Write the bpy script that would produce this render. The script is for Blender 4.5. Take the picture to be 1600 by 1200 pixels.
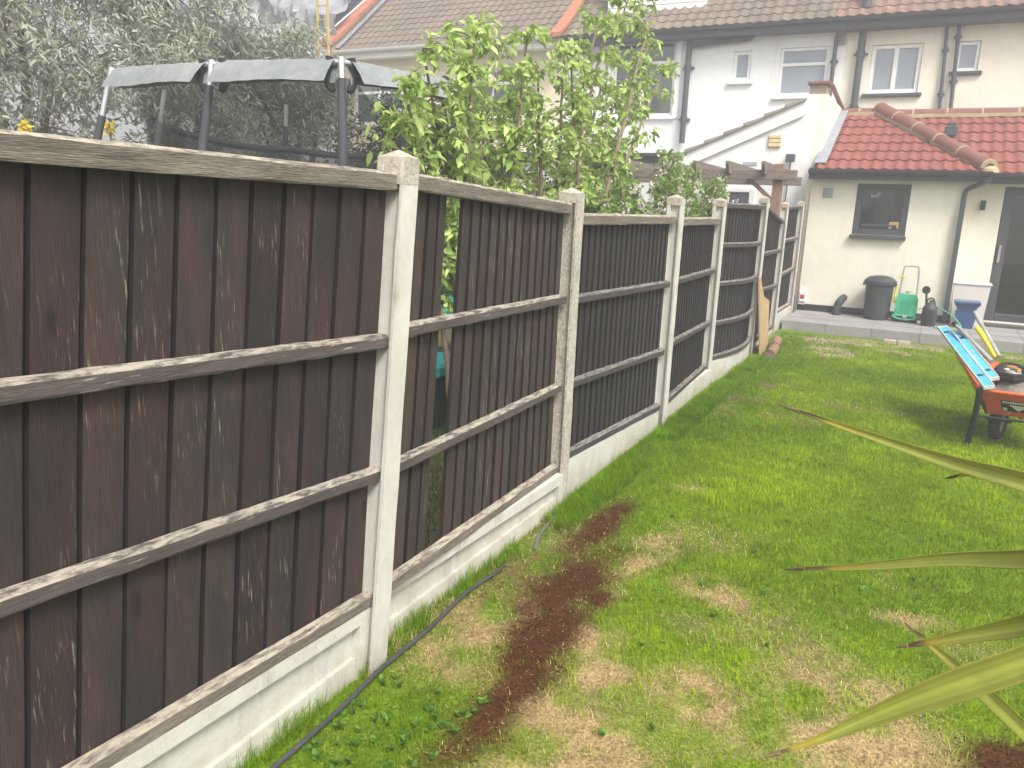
import bpy, math, random
import numpy as np
from mathutils import Vector, Matrix
random.seed(7); rng = np.random.default_rng(11)
S = bpy.context.scene
for o in list(bpy.data.objects): bpy.data.objects.remove(o)
R = math.radians
# ------------------------------------------------------------------ camera
cam_d = bpy.data.cameras.new('camera'); cam = bpy.data.objects.new('camera', cam_d)
S.collection.objects.link(cam); S.camera = cam
def cam_basis(yaw=27.5, f=1230., hy=308., slope=.034):
    r = math.atan(slope); p = math.atan((600-hy)*math.cos(r)/f)
    F = Vector((0, math.cos(p), -math.sin(p))); Rt = Vector((1, 0, 0)); U = Rt.cross(F)
    R2 = math.cos(r)*Rt + math.sin(r)*U; U2 = -math.sin(r)*Rt + math.cos(r)*U
    M = Matrix.Rotation(R(yaw), 3, 'Z')
    return M@R2, M@U2, M@F
cr, cu, cf = cam_basis()
cam.matrix_world = Matrix(((cr.x, cu.x, -cf.x, 0), (cr.y, cu.y, -cf.y, 0), (cr.z, cu.z, -cf.z, 1.75), (0, 0, 0, 1)))
cam_d.sensor_fit = 'HORIZONTAL'; cam_d.sensor_width = 36; cam_d.lens = 1230/1600*36
cam_d.clip_start = .02; cam_d.clip_end = 2000
# ------------------------------------------------------------------ world + sun (thin bright cloud)
SUN_EL, SUN_AZ = R(52), R(128)           # azimuth from +Y towards +X
W = bpy.data.worlds.new('World'); S.world = W; W.use_nodes = True
nt = W.node_tree; bg = nt.nodes['Background']
sky = nt.nodes.new('ShaderNodeTexSky'); sky.sky_type = 'NISHITA'; sky.sun_disc = False
sky.sun_elevation = SUN_EL; sky.sun_rotation = SUN_AZ; sky.air_density = 1.0; sky.dust_density = 6.0; sky.ozone_density = .6
hs = nt.nodes.new('ShaderNodeHueSaturation'); hs.inputs['Saturation'].default_value = .3
nt.links.new(sky.outputs[0], hs.inputs['Color']); nt.links.new(hs.outputs[0], bg.inputs[0]); bg.inputs[1].default_value = .15
sl = bpy.data.lights.new('sun', 'SUN'); sl.energy = 2.0; sl.angle = R(15); sl.color = (1, .96, .9)
so = bpy.data.objects.new('sun', sl); S.collection.objects.link(so)
sd = Vector((math.sin(SUN_AZ)*math.cos(SUN_EL), math.cos(SUN_AZ)*math.cos(SUN_EL), math.sin(SUN_EL)))
so.rotation_euler = sd.to_track_quat('Z', 'Y').to_euler()
S.view_settings.view_transform = 'Standard'; S.view_settings.look = 'None'
S.view_settings.exposure = .88; S.view_settings.gamma = 1
# ------------------------------------------------------------------ materials
def mat(name, c1, c2=None, rough=.8, scale=6., stretch=(1, 1, 1), bump=0., bscale=40., fine=.25, c3=None, c3t=(.58, .66), c3scale=3., c3stretch=None, island=0., metal=0., spec=.3, transl=0., alpha=1., topwear=None, patch=None, knots=False, basedirt=None):
    m = bpy.data.materials.new(name); m.use_nodes = True; n = m.node_tree.nodes; l = m.node_tree.links
    b = n['Principled BSDF']; out = n['Material Output']
    b.inputs['Roughness'].default_value = rough; b.inputs['Metallic'].default_value = metal
    b.inputs['Specular IOR Level'].default_value = spec
    tc = n.new('ShaderNodeTexCoord')
    def noise(sc, st, det=5, rg=.6):
        mp = n.new('ShaderNodeMapping'); mp.inputs['Scale'].default_value = st; l.new(tc.outputs['Object'], mp.inputs[0])
        t = n.new('ShaderNodeTexNoise'); t.inputs['Scale'].default_value = sc; t.inputs['Detail'].default_value = det; t.inputs['Roughness'].default_value = rg
        l.new(mp.outputs[0], t.inputs['Vector']); return t.outputs['Fac']
    def ramp(fac, a, bb):
        r = n.new('ShaderNodeMapRange'); r.inputs[1].default_value = a; r.inputs[2].default_value = bb; l.new(fac, r.inputs[0]); return r.outputs[0]
    def mix(f, a, bb, mode='MIX'):
        x = n.new('ShaderNodeMix'); x.data_type = 'RGBA'; x.blend_type = mode
        if isinstance(f, float): x.inputs[0].default_value = f
        else: l.new(f, x.inputs[0])
        for i, v in ((6, a), (7, bb)):
            if isinstance(v, tuple): x.inputs[i].default_value = (*v, 1)
            else: l.new(v, x.inputs[i])
        return x.outputs[2]
    c2 = c2 or tuple(v*.75 for v in c1)
    col = mix(ramp(noise(scale, stretch), .35, .65), c1, c2)
    if patch:
        col = mix(ramp(noise(patch[1], patch[2], 4, .55), patch[3]-.14, patch[3]+.14), col, patch[0])
    if island:
        g = n.new('ShaderNodeNewGeometry'); r = n.new('ShaderNodeMapRange'); r.inputs[3].default_value = 1-island; r.inputs[4].default_value = 1+island
        l.new(g.outputs['Random Per Island'], r.inputs[0])
        hv = n.new('ShaderNodeHueSaturation'); l.new(r.outputs[0], hv.inputs['Value']); l.new(col, hv.inputs['Color'])
        mm = n.new('ShaderNodeMath'); mm.operation = 'MULTIPLY_ADD'; mm.inputs[1].default_value = .03; mm.inputs[2].default_value = .485
        l.new(g.outputs['Random Per Island'], mm.inputs[0]); l.new(mm.outputs[0], hv.inputs['Hue']); col = hv.outputs[0]
    if fine:
        f = noise(scale*9, stretch, 3); r = n.new('ShaderNodeMapRange'); r.inputs[1].default_value = .3; r.inputs[2].default_value = .7
        r.inputs[3].default_value = 1-fine; r.inputs[4].default_value = 1+fine; l.new(f, r.inputs[0])
        vv = n.new('ShaderNodeHueSaturation'); l.new(r.outputs[0], vv.inputs['Value']); l.new(col, vv.inputs['Color']); col = vv.outputs[0]
    if c3:
        f1 = ramp(noise(c3scale, c3stretch or stretch, 8, .7), *c3t)
        if island:
            q_ = n.new('ShaderNodeMath'); q_.operation = 'MULTIPLY'; l.new(f1, q_.inputs[0]); l.new(ramp(noise(1.6, (1, 3, 1.2), 3), .47, .62), q_.inputs[1]); f1 = q_.outputs[0]
        col = mix(f1, col, c3)
    if knots:
        mp = n.new('ShaderNodeMapping'); mp.inputs['Scale'].default_value = (0, 4.2, 1.6); mp.inputs['Location'].default_value = (.3, .37, .21); l.new(tc.outputs['Object'], mp.inputs[0])
        vo = n.new('ShaderNodeTexVoronoi'); vo.inputs['Scale'].default_value = 1.; l.new(mp.outputs[0], vo.inputs['Vector']); col = mix(ramp(vo.outputs['Distance'], .085, .045), col, (.018, .013, .012))
    if basedirt:
        sz_ = n.new('ShaderNodeSeparateXYZ'); l.new(tc.outputs['Object'], sz_.inputs[0])
        q3 = n.new('ShaderNodeMath'); q3.operation = 'MULTIPLY_ADD'; q3.inputs[1].default_value = .5; l.new(noise(7, (1, 1, .6), 5), q3.inputs[0]); l.new(sz_.outputs[2], q3.inputs[2])
        r3 = n.new('ShaderNodeMapRange'); r3.inputs[1].default_value = .42; r3.inputs[2].default_value = .20; r3.inputs[4].default_value = .75; l.new(q3.outputs[0], r3.inputs[0]); col = mix(r3.outputs[0], col, basedirt)
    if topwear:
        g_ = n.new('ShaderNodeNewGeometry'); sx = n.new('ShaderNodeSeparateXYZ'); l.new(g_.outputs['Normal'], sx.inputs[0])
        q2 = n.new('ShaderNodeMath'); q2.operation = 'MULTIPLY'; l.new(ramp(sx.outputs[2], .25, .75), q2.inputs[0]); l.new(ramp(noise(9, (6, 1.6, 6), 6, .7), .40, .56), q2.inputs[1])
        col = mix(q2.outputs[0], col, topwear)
    l.new(col, b.inputs['Base Color'])
    if bump:
        bn = n.new('ShaderNodeBump'); bn.inputs['Strength'].default_value = bump; bn.inputs['Distance'].default_value = .01
        l.new(noise(bscale, stretch, 6, .65), bn.inputs['Height']); l.new(bn.outputs[0], b.inputs['Normal'])
    sh = b.outputs[0]
    if transl:
        t = n.new('ShaderNodeBsdfTranslucent'); l.new(col, t.inputs[0]); x = n.new('ShaderNodeMixShader'); x.inputs[0].default_value = transl
        l.new(sh, x.inputs[1]); l.new(t.outputs[0], x.inputs[2]); sh = x.outputs[0]
    if alpha < 1:
        t = n.new('ShaderNodeBsdfTransparent'); x = n.new('ShaderNodeMixShader'); x.inputs[0].default_value = alpha
        l.new(t.outputs[0], x.inputs[1]); l.new(sh, x.inputs[2]); sh = x.outputs[0]
    l.new(sh, out.inputs[0]); m['_'] = 1
    return m
def attr_mat(name, rough=.9, transl=0., noise_amt=.25, nscale=60., bump=0.):
    m = bpy.data.materials.new(name); m.use_nodes = True; n = m.node_tree.nodes; l = m.node_tree.links; b = n['Principled BSDF']
    b.inputs['Roughness'].default_value = rough; b.inputs['Specular IOR Level'].default_value = .08
    a = n.new('ShaderNodeAttribute'); a.attribute_name = 'Col'; col = a.outputs['Color']
    tc = n.new('ShaderNodeTexCoord'); t = n.new('ShaderNodeTexNoise'); t.inputs['Scale'].default_value = nscale; t.inputs['Detail'].default_value = 6
    l.new(tc.outputs['Object'], t.inputs[0]); r = n.new('ShaderNodeMapRange'); r.inputs[1].default_value = .3; r.inputs[2].default_value = .7
    r.inputs[3].default_value = 1-noise_amt; r.inputs[4].default_value = 1+noise_amt; l.new(t.outputs[0], r.inputs[0])
    hv = n.new('ShaderNodeHueSaturation'); l.new(r.outputs[0], hv.inputs['Value']); l.new(col, hv.inputs['Color']); col = hv.outputs[0]
    l.new(col, b.inputs['Base Color'])
    if bump:
        bn = n.new('ShaderNodeBump'); bn.inputs['Strength'].default_value = bump; bn.inputs['Distance'].default_value = .02
        l.new(t.outputs[0], bn.inputs['Height']); l.new(bn.outputs[0], b.inputs['Normal'])
    if transl:
        tr = n.new('ShaderNodeBsdfTranslucent'); l.new(col, tr.inputs[0]); x = n.new('ShaderNodeMixShader'); x.inputs[0].default_value = transl
        l.new(b.outputs[0], x.inputs[1]); l.new(tr.outputs[0], x.inputs[2]); l.new(x.outputs[0], n['Material Output'].inputs[0])
    return m
def glass_mat(name, tint, refl=.18):
    m = bpy.data.materials.new(name); m.use_nodes = True; n = m.node_tree.nodes; l = m.node_tree.links
    t = n.new('ShaderNodeBsdfTransparent'); t.inputs[0].default_value = (*tint, 1)
    g = n.new('ShaderNodeBsdfGlossy'); g.inputs['Roughness'].default_value = .03; g.inputs[0].default_value = (1, 1, 1, 1)
    fr = n.new('ShaderNodeFresnel'); fr.inputs[0].default_value = 1.5
    ad = n.new('ShaderNodeMath'); ad.operation = 'ADD'; ad.inputs[1].default_value = refl; ad.use_clamp = True; l.new(fr.outputs[0], ad.inputs[0])
    x = n.new('ShaderNodeMixShader'); l.new(ad.outputs[0], x.inputs[0]); l.new(t.outputs[0], x.inputs[1]); l.new(g.outputs[0], x.inputs[2])
    l.new(x.outputs[0], n['Material Output'].inputs[0]); n.remove(n['Principled BSDF']); return m
M = {}
V_ = (1, 10, .40)       # grain running upright (fine across y, long along z)
H_ = (16, 1.1, 16)      # grain running along y
M['board'] = mat('fence board brown', (.033, .026, .025), (.022, .019, .019), .72, 3.2, V_, .5, 30, .30, c3=(.23, .19, .14), c3t=(.575, .63), c3scale=3.0, c3stretch=(1, 36, 3.2), island=.28, patch=((.048, .027, .027), 2.6, (1, 3, 1.1), .52), knots=True)
M['board_gap_shade'] = mat('board gap shade', (.010, .008, .008), (.014, .011, .010), .8, 20)  # near-black colour paints in the shade of the gaps between boards
M['board_worn'] = mat('fence board worn', (.044, .034, .029), (.029, .025, .023), .8, 3.2, V_, .6, 26, .4, c3=(.22, .18, .14), c3t=(.55, .62), c3scale=2.6, c3stretch=(1, 30, 3.), island=.32, patch=((.058, .034, .030), 2.6, (1, 3, 1.1), .58), knots=True)
M['board_dark'] = mat('fence board charcoal', (.023, .0205, .0215), (.033, .027, .026), .75, 3, V_, .4, 26, .3, c3=(.15, .14, .12), c3t=(.60, .68), c3scale=2.4, c3stretch=(1, 26, 3), island=.3)
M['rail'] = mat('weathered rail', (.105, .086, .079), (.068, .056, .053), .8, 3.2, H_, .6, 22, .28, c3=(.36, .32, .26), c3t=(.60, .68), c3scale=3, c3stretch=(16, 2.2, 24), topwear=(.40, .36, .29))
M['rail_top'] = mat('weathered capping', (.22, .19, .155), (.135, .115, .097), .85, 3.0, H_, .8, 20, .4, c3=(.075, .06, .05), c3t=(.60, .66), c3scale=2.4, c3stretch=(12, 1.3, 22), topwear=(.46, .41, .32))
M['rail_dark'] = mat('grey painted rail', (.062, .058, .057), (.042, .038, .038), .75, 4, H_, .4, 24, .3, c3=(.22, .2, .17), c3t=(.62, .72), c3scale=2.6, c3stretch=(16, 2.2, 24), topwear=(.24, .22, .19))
M['conc'] = mat('old concrete', (.53, .515, .47), (.46, .445, .405), .9, 4, (1, 1, .7), .25, 90, .06, c3=(.30, .27, .215), c3t=(.56, .72), c3scale=4.5, basedirt=(.22, .21, .13))
M['conc_top'] = mat('stained concrete cap', (.33, .30, .245), (.42, .38, .31), .95, 7, (1, 1, 1), .7, 60, .25, c3=(.19, .18, .12), c3t=(.55, .7), c3scale=6)
M['conc_agg'] = mat('pitted concrete', (.36, .34, .29), (.46, .43, .36), .95, 9, (1, 1, .8), .9, 75, .35, c3=(.15, .14, .12), c3t=(.6, .68), c3scale=26)
M['gravel'] = mat('gravel board concrete', (.54, .525, .475), (.48, .465, .42), .9, 3, (1, 1, 2), .25, 80, .06, c3=(.36, .34, .32), c3t=(.54, .70), c3scale=2.2, c3stretch=(1, 3.2, .8), basedirt=(.30, .28, .19))
M['render_w'] = mat('white render', (.80, .80, .78), (.75, .75, .73), .9, 1.2, (1, 1, 1), .3, 60, .03, c3=(.62, .61, .57), c3t=(.55, .8), c3scale=1.6, c3stretch=(2.2, 1, .35))
M['render_c'] = mat('cream render', (.77, .73, .62), (.72, .68, .575), .9, 1.0, (1, 1, .7), .35, 55, .04, c3=(.60, .555, .455), c3t=(.55, .8), c3scale=1.6, c3stretch=(2.0, 1, .35))
M['render_y'] = mat('yellowish render', (.74, .66, .48), (.70, .62, .46), .9, 1.2, (1, 1, 1), .3, 60, .04)
M['tile_red'] = mat('red concrete tile', (.255, .078, .060), (.20, .064, .052), .8, 3.5, (1, 1, 1), .4, 60, .14, c3=(.14, .06, .05), c3t=(.52, .72), c3scale=5)
M['ridge_red'] = mat('brown red ridge tile', (.18, .075, .06), (.22, .095, .075), .7, 4, bump=.3, fine=.15)
M['mortar'] = mat('sandy mortar', (.46, .37, .23), (.38, .30, .19), .95, 14, bump=.6, fine=.25)
M['tile_brown'] = mat('brown pantile', (.185, .145, .11), (.13, .105, .085), .85, 1.6, (1, 1, 1), .5, 30, .25, c3=(.26, .23, .16), c3t=(.6, .75), c3scale=4)
M['tile_rust'] = mat('russet pantile', (.21, .13, .10), (.15, .10, .085), .85, 2, (1, 1, 1), .5, 30, .25, c3=(.36, .22, .08), c3t=(.62, .75), c3scale=3)
M['slate'] = mat('dark slate', (.065, .075, .095), (.045, .05, .065), .6, 3, (1, 1, 1), .3, 30, .2)
M['coping_o'] = mat('orange clay coping', (.46, .17, .10), (.34, .13, .08), .8, 6, bump=.4)
M['brick'] = mat('weathered stock brick', (.33, .26, .19), (.25, .19, .15), .9, 9, bump=.6, fine=.3)
M['dkgrey'] = mat('anthracite frame', (.065, .07, .08), (.055, .06, .07), .45, 4, fine=.05)
M['pipe'] = mat('blue grey painted pipe', (.075, .082, .098), (.06, .065, .08), .5, 5, fine=.1)
M['gutw'] = mat('white plastic', (.80, .80, .79), (.74, .74, .73), .4, 4, fine=.03)
M['lead'] = mat('lead flashing', (.30, .31, .34), (.22, .23, .26), .55, 9, bump=.5)
M['patio'] = mat('grey patio slab', (.30, .285, .28), (.24, .23, .225), .8, 2.2, (1, 1, 1), .3, 50, .1, c3=(.38, .36, .35), c3t=(.55, .75), c3scale=1.5)
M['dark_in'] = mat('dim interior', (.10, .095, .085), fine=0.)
M['curtain'] = mat('pale curtain', (.75, .74, .70), (.66, .65, .62), .9, 3, (8, 1, .4), fine=.05)
M['wood_post'] = mat('pergola timber', (.27, .17, .115), (.20, .125, .085), .85, 5, (6, 6, .8), .5, 20, .25)
M['wood_grey'] = mat('pergola grey timber', (.22, .18, .15), (.15, .12, .10), .85, 5, (1, 6, 6), .5, 20, .25)
M['timber_dk'] = mat('dark timber post', (.13, .08, .065), (.09, .06, .05), .8, 5, V_, .4, 20, .25)
M['osb'] = mat('strand board', (.44, .31, .16), (.33, .22, .11), .85, 14, (1, 3, 1), .3, 40, .25)
M['bark'] = mat('bark', (.17, .12, .09), (.11, .08, .06), .9, 10, (1, 1, .3), .8, 30, .3)
M['stem'] = mat('shrub stem', (.24, .18, .13), (.16, .12, .09), .9, 10, bump=.5)
M['bin'] = mat('black dustbin plastic', (.045, .055, .055), (.035, .043, .043), .5, 6, fine=.1)
M['hosegreen'] = mat('green plastic', (.05, .42, .22), (.04, .34, .18), .4, 5, fine=.08)
M['hosetube'] = mat('green hose', (.10, .45, .28), fine=.1, rough=.45)
M['metalgrey'] = mat('dull metal tube', (.42, .42, .42), (.34, .34, .33), .45, 6, metal=.4)
M['silver'] = mat('galvanised tube', (.62, .64, .66), (.55, .56, .58), .35, 6, metal=.6, fine=.08)
M['black'] = mat('black plastic', (.018, .019, .022), (.025, .026, .03), .55, 6, fine=.15)
M['foam'] = mat('dark foam sleeve', (.05, .055, .062), (.04, .044, .05), .7, 8, (1, 1, .3), .5, 30, .2)
M['foam_lt'] = mat('faded foam sleeve', (.32, .33, .35), (.25, .26, .28), .8, 8, bump=.4)
M['sleeve'] = mat('grey fabric sleeve', (.22, .235, .235), (.17, .185, .185), .85, 2, (1, 1, 1), .4, 20, .12)
M['net'] = mat('black safety net', (.02, .022, .026), fine=0., alpha=.58)
M['netband'] = mat('net edge band', (.02, .022, .026), (.03, .03, .036), fine=.1)
M['turq'] = mat('turquoise pad', (.04, .42, .42), (.03, .35, .36), .5, 4, fine=.08)
M['orange'] = mat('orange tray paint', (.72, .13, .035), (.62, .105, .03), .42, 4, fine=.08, c3=(.40, .30, .22), c3t=(.58, .68), c3scale=7)
M['tyre'] = mat('black rubber', (.028, .028, .026), (.04, .04, .035), .8, 9, bump=.4)
M['rimrust'] = mat('dirty rim', (.42, .30, .20), (.30, .2, .14), .7, 9)
M['blue'] = mat('light blue anodised', (.06, .36, .62), (.08, .42, .66), .4, 5, fine=.1, c3=(.55, .50, .42), c3t=(.56, .66), c3scale=12)
M['levelend'] = mat('pale alloy edge', (.60, .60, .56), (.5, .48, .43), .5, 8)
M['yellow'] = mat('yellow plastic', (.75, .68, .03), (.66, .58, .03), .5, 6)
M['bluepot'] = mat('blue glazed pot', (.035, .075, .19), (.05, .10, .22), .3, 5, fine=.15, c3=(.40, .30, .20), c3t=(.66, .72), c3scale=6)
M['whitebox'] = mat('off white plastic tub', (.66, .62, .57), (.60, .56, .52), .5, 3, fine=.04)
M['white'] = mat('white', (.8, .8, .78), fine=.02)
M['red'] = mat('red plastic', (.5, .05, .04))
M['creamvent'] = mat('cream vent', (.72, .58, .34), fine=.05)
M['greyvent'] = mat('grey vent', (.45, .46, .46), fine=.05)
M['card'] = mat('yellow card', (.80, .55, .18), fine=.03)
M['cable'] = mat('black cable', (.06, .062, .062), (.045, .046, .046), .6, 8)
M['hosegrey'] = mat('grey hose', (.16, .17, .17), (.11, .12, .12), .6, 8)
M['sheet'] = mat('milky scaffold sheeting', (.50, .52, .55), (.34, .36, .39), .35, 1.1, (1, 1, 2), .9, 3.5, .06, transl=.35, spec=.6)
M['ladder'] = mat('yellow ladder', (.50, .38, .12), fine=.1)
M['logbark'] = mat('log side', (.30, .17, .10), (.20, .12, .08), .9, 8, (8, 1, 8), .6)
M['logend'] = mat('log end', (.22, .15, .10), (.14, .10, .07), .9, 14)
M['brickpale'] = mat('pale brick', (.42, .36, .28), (.34, .29, .22), .9, 12, bump=.5)
M['glass'] = glass_mat('window glass', (.75, .8, .8), .05)
M['glass_dk'] = glass_mat('door glass', (.62, .66, .64), .0)
M['frost'] = mat('frosted glass', (.30, .34, .38), (.25, .29, .33), .15, 2, fine=.05, spec=.8)
M['blossom'] = mat('blossom', (.85, .74, .74), (.80, .60, .64), .8, 20, fine=.1, transl=.3)
M['flower_y'] = mat('yellow flower', (.8, .62, .08), fine=.1)
M['leafA'] = attr_mat('shrub leaf', .45, .45, .1, 8)
M['leafB'] = attr_mat('tree leaf', .5, .35, .1, 8)
M['blade'] = attr_mat('grass blade', .85, .40, .15, 20)
M['soil'] = attr_mat('lawn ground', .95, 0, .35, 70, .7)
M['groundm'] = mat('garden ground', (.10, .11, .04), (.13, .10, .06), .95, 1.5, bump=.5, bscale=30)
# ------------------------------------------------------------------ geometry helpers
COL = S.collection
class MB:
    def __init__(s): s.v = []; s.f = []
    def add(s, vs, fs):
        o = len(s.v); s.v += [tuple(p) for p in vs]; s.f += [tuple(i+o for i in f) for f in fs]; return s
    def box(s, x0, y0, z0, x1, y1, z1):
        return s.add([(x0, y0, z0), (x1, y0, z0), (x1, y1, z0), (x0, y1, z0), (x0, y0, z1), (x1, y0, z1), (x1, y1, z1), (x0, y1, z1)],
                     [(0, 3, 2, 1), (4, 5, 6, 7), (0, 1, 5, 4), (1, 2, 6, 5), (2, 3, 7, 6), (3, 0, 4, 7)])
    def cbox(s, x0, y0, z0, x1, y1, z1, c=.01):
        # box with chamfered edges
        sx = [x0, x0+c, x1-c, x1]; sy = [y0, y0+c, y1-c, y1]; sz = [z0, z0+c, z1-c, z1]
        import itertools
        pts = []; idx = {}
        for i, j, k in itertools.product((0, 1), repeat=3):
            for ax in range(3):
                p = [sx[2 if i else 1], sy[2 if j else 1], sz[2 if k else 1]]; e = (i, j, k)[ax]; p[ax] = (sx, sy, sz)[ax][3 if e else 0]
                idx[(i, j, k, ax)] = len(pts); pts.append(p)
        fs = []
        for ax in range(3):
            o = [a for a in range(3) if a != ax]
            for e in (0, 1):
                q = []
                for a, b in ((0, 0), (1, 0), (1, 1), (0, 1)):
                    t = [0, 0, 0]; t[ax] = e; t[o[0]] = a; t[o[1]] = b; q.append(idx[(*t, ax)])
                fs.append(q)
            for a in (0, 1):
                for b in (0, 1):
                    q = []
                    for e, w in ((0, 0), (1, 0), (1, 1), (0, 1)):
                        t = [0, 0, 0]; t[ax] = e; t[o[0]] = a; t[o[1]] = b; q.append(idx[(*t, o[w])])
                    fs.append(q)
        for i, j, k in itertools.product((0, 1), repeat=3): fs.append([idx[(i, j, k, a)] for a in range(3)])
        return s.add(pts, fs)
    def prism(s, poly, d0, d1, ax='z'):
        n = len(poly)
        def P(a, b, d): return {'z': (a, b, d), 'y': (a, d, b), 'x': (d, a, b)}[ax]
        vs = [P(a, b, d0) for a, b in poly]+[P(a, b, d1) for a, b in poly]
        return s.add(vs, [tuple(range(n-1, -1, -1)), tuple(range(n, 2*n))]+[(i, (i+1) % n, n+(i+1) % n, n+i) for i in range(n)])
    def beam(s, a, b, w, h, up=(0, 0, 1), seg=1, jit=0.):
        a, b = Vector(a), Vector(b); d = (b-a).normalized(); sd_ = d.cross(Vector(up)).normalized(); u = sd_.cross(d)
        vs = []; fs = []
        for i in range(seg+1):
            p = a.lerp(b, i/seg)
            for (p1, q1) in ((-1, -1), (1, -1), (1, 1), (-1, 1)):
                j = Vector((random.uniform(-1, 1), random.uniform(-1, 1), random.uniform(-1, 1)))*jit
                vs.append(p+sd_*(w/2*p1)+u*(h/2*q1)+j)
        for i in range(seg):
            for k in range(4): fs.append((4*i+k, 4*i+(k+1) % 4, 4*i+4+(k+1) % 4, 4*i+4+k))
        fs += [(3, 2, 1, 0), (4*seg, 4*seg+1, 4*seg+2, 4*seg+3)]
        return s.add(vs, fs)
    def tube(s, pts, r, n=8, cap=True):
        pts = [Vector(p) for p in pts]; rs = r if isinstance(r, (list, tuple)) else [r]*len(pts)
        vs = []; fs = []; nx = None
        for i, p in enumerate(pts):
            t = (pts[min(i+1, len(pts)-1)]-pts[max(i-1, 0)]).normalized()
            if nx is None:
                nx = t.orthogonal().normalized()
            nx = (nx-t*nx.dot(t)).normalized(); b = t.cross(nx)
            for k in range(n):
                a = 2*math.pi*k/n; vs.append(p+(nx*math.cos(a)+b*math.sin(a))*rs[i])
        for i in range(len(pts)-1):
            for k in range(n): fs.append((i*n+k, i*n+(k+1) % n, (i+1)*n+(k+1) % n, (i+1)*n+k))
        if cap: fs += [tuple(range(n-1, -1, -1)), tuple(range((len(pts)-1)*n, len(pts)*n))]
        return s.add(vs, fs)
    def lathe(s, c, prof, n=24, sx=1., sy=1.):
        c = Vector(c); vs = []; fs = []
        for r, z in prof:
            for k in range(n):
                a = 2*math.pi*k/n; vs.append((c.x+r*sx*math.cos(a), c.y+r*sy*math.sin(a), c.z+z))
        m = len(prof)
        for i in range(m-1):
            for k in range(n): fs.append((i*n+k, i*n+(k+1) % n, (i+1)*n+(k+1) % n, (i+1)*n+k))
        fs += [tuple(range(n-1, -1, -1)), tuple(range((m-1)*n, m*n))]
        return s.add(vs, fs)
    def build(s, name, m, parent=None, smooth=False, xf=None):
        me = bpy.data.meshes.new(name); vs = s.v if xf is None else [xf(*p) for p in s.v]
        me.from_pydata([tuple(p) for p in vs], [], s.f); me.update()
        if m: me.materials.append(M[m] if isinstance(m, str) else m)
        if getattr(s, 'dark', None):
            me.materials.append(M['board_gap_shade'])
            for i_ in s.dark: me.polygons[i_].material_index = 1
        if smooth:
            me.polygons.foreach_set('use_smooth', [True]*len(me.polygons))
            try: me.set_sharp_from_angle(angle=R(40))
            except Exception: pass
        o = bpy.data.objects.new(name, me); COL.objects.link(o)
        if parent: attach(o, parent)
        return o
def root_of(o):
    while o.parent: o = o.parent
    return o
def attach(o, p):
    o.parent = p; r = root_of(p)
    if p == r: o.matrix_parent_inverse = Matrix.Translation(-r.location)
def tag(o, label=None, cat=None, group=None, kind=None):
    if label: o['label'] = label
    if cat: o['category'] = cat
    if group: o['group'] = group
    if kind: o['kind'] = kind
    return o
def thing(name, loc, label, cat, group=None):
    o = bpy.data.objects.new(name, None); COL.objects.link(o); o.location = loc; o.empty_display_size = .1
    return tag(o, label, cat, group)
def struct(name, mb, m): return tag(mb.build(name, m), kind='structure')
def nparr(name, verts, faces_idx, loop_n, m, cols=None, parent=None, smooth=False):
    """fast mesh: verts (N,3), faces_idx flat, loop_n loops per face"""
    me = bpy.data.meshes.new(name); nf = len(faces_idx)//loop_n
    me.vertices.add(len(verts)); me.vertices.foreach_set('co', np.ascontiguousarray(verts, dtype=np.float32).ravel())
    me.loops.add(len(faces_idx)); me.loops.foreach_set('vertex_index', np.ascontiguousarray(faces_idx, dtype=np.int32))
    me.polygons.add(nf); me.polygons.foreach_set('loop_start', np.arange(nf, dtype=np.int32)*loop_n)
    if smooth: me.polygons.foreach_set('use_smooth', np.ones(nf, dtype=bool))
    if cols is not None:
        a = me.color_attributes.new('Col', 'FLOAT_COLOR', 'POINT'); c4 = np.ones((len(verts), 4), np.float32); c4[:, :3] = cols
        a.data.foreach_set('color', c4.ravel())
    me.update(calc_edges=True); me.validate(); me.materials.append(M[m])
    o = bpy.data.objects.new(name, me); COL.objects.link(o)
    if parent: attach(o, parent)
    return o
_T = rng.random((256, 256))
def vn(x, y):     # value noise 0..1
    x = np.asarray(x, float); y = np.asarray(y, float)
    xi = np.floor(x).astype(int); yi = np.floor(y).astype(int); fx = x-xi; fy = y-yi; fx = fx*fx*(3-2*fx); fy = fy*fy*(3-2*fy)
    g = lambda a, b: _T[a % 256, b % 256]
    return (g(xi, yi)*(1-fx)+g(xi+1, yi)*fx)*(1-fy)+(g(xi, yi+1)*(1-fx)+g(xi+1, yi+1)*fx)*fy
def fbm(x, y, o=4):
    s = 0; a = .5; t = 0
    for i in range(o): s = s+a*vn(x*2**i+17*i, y*2**i+31*i); t += a; a *= .5
    return s/t
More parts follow.
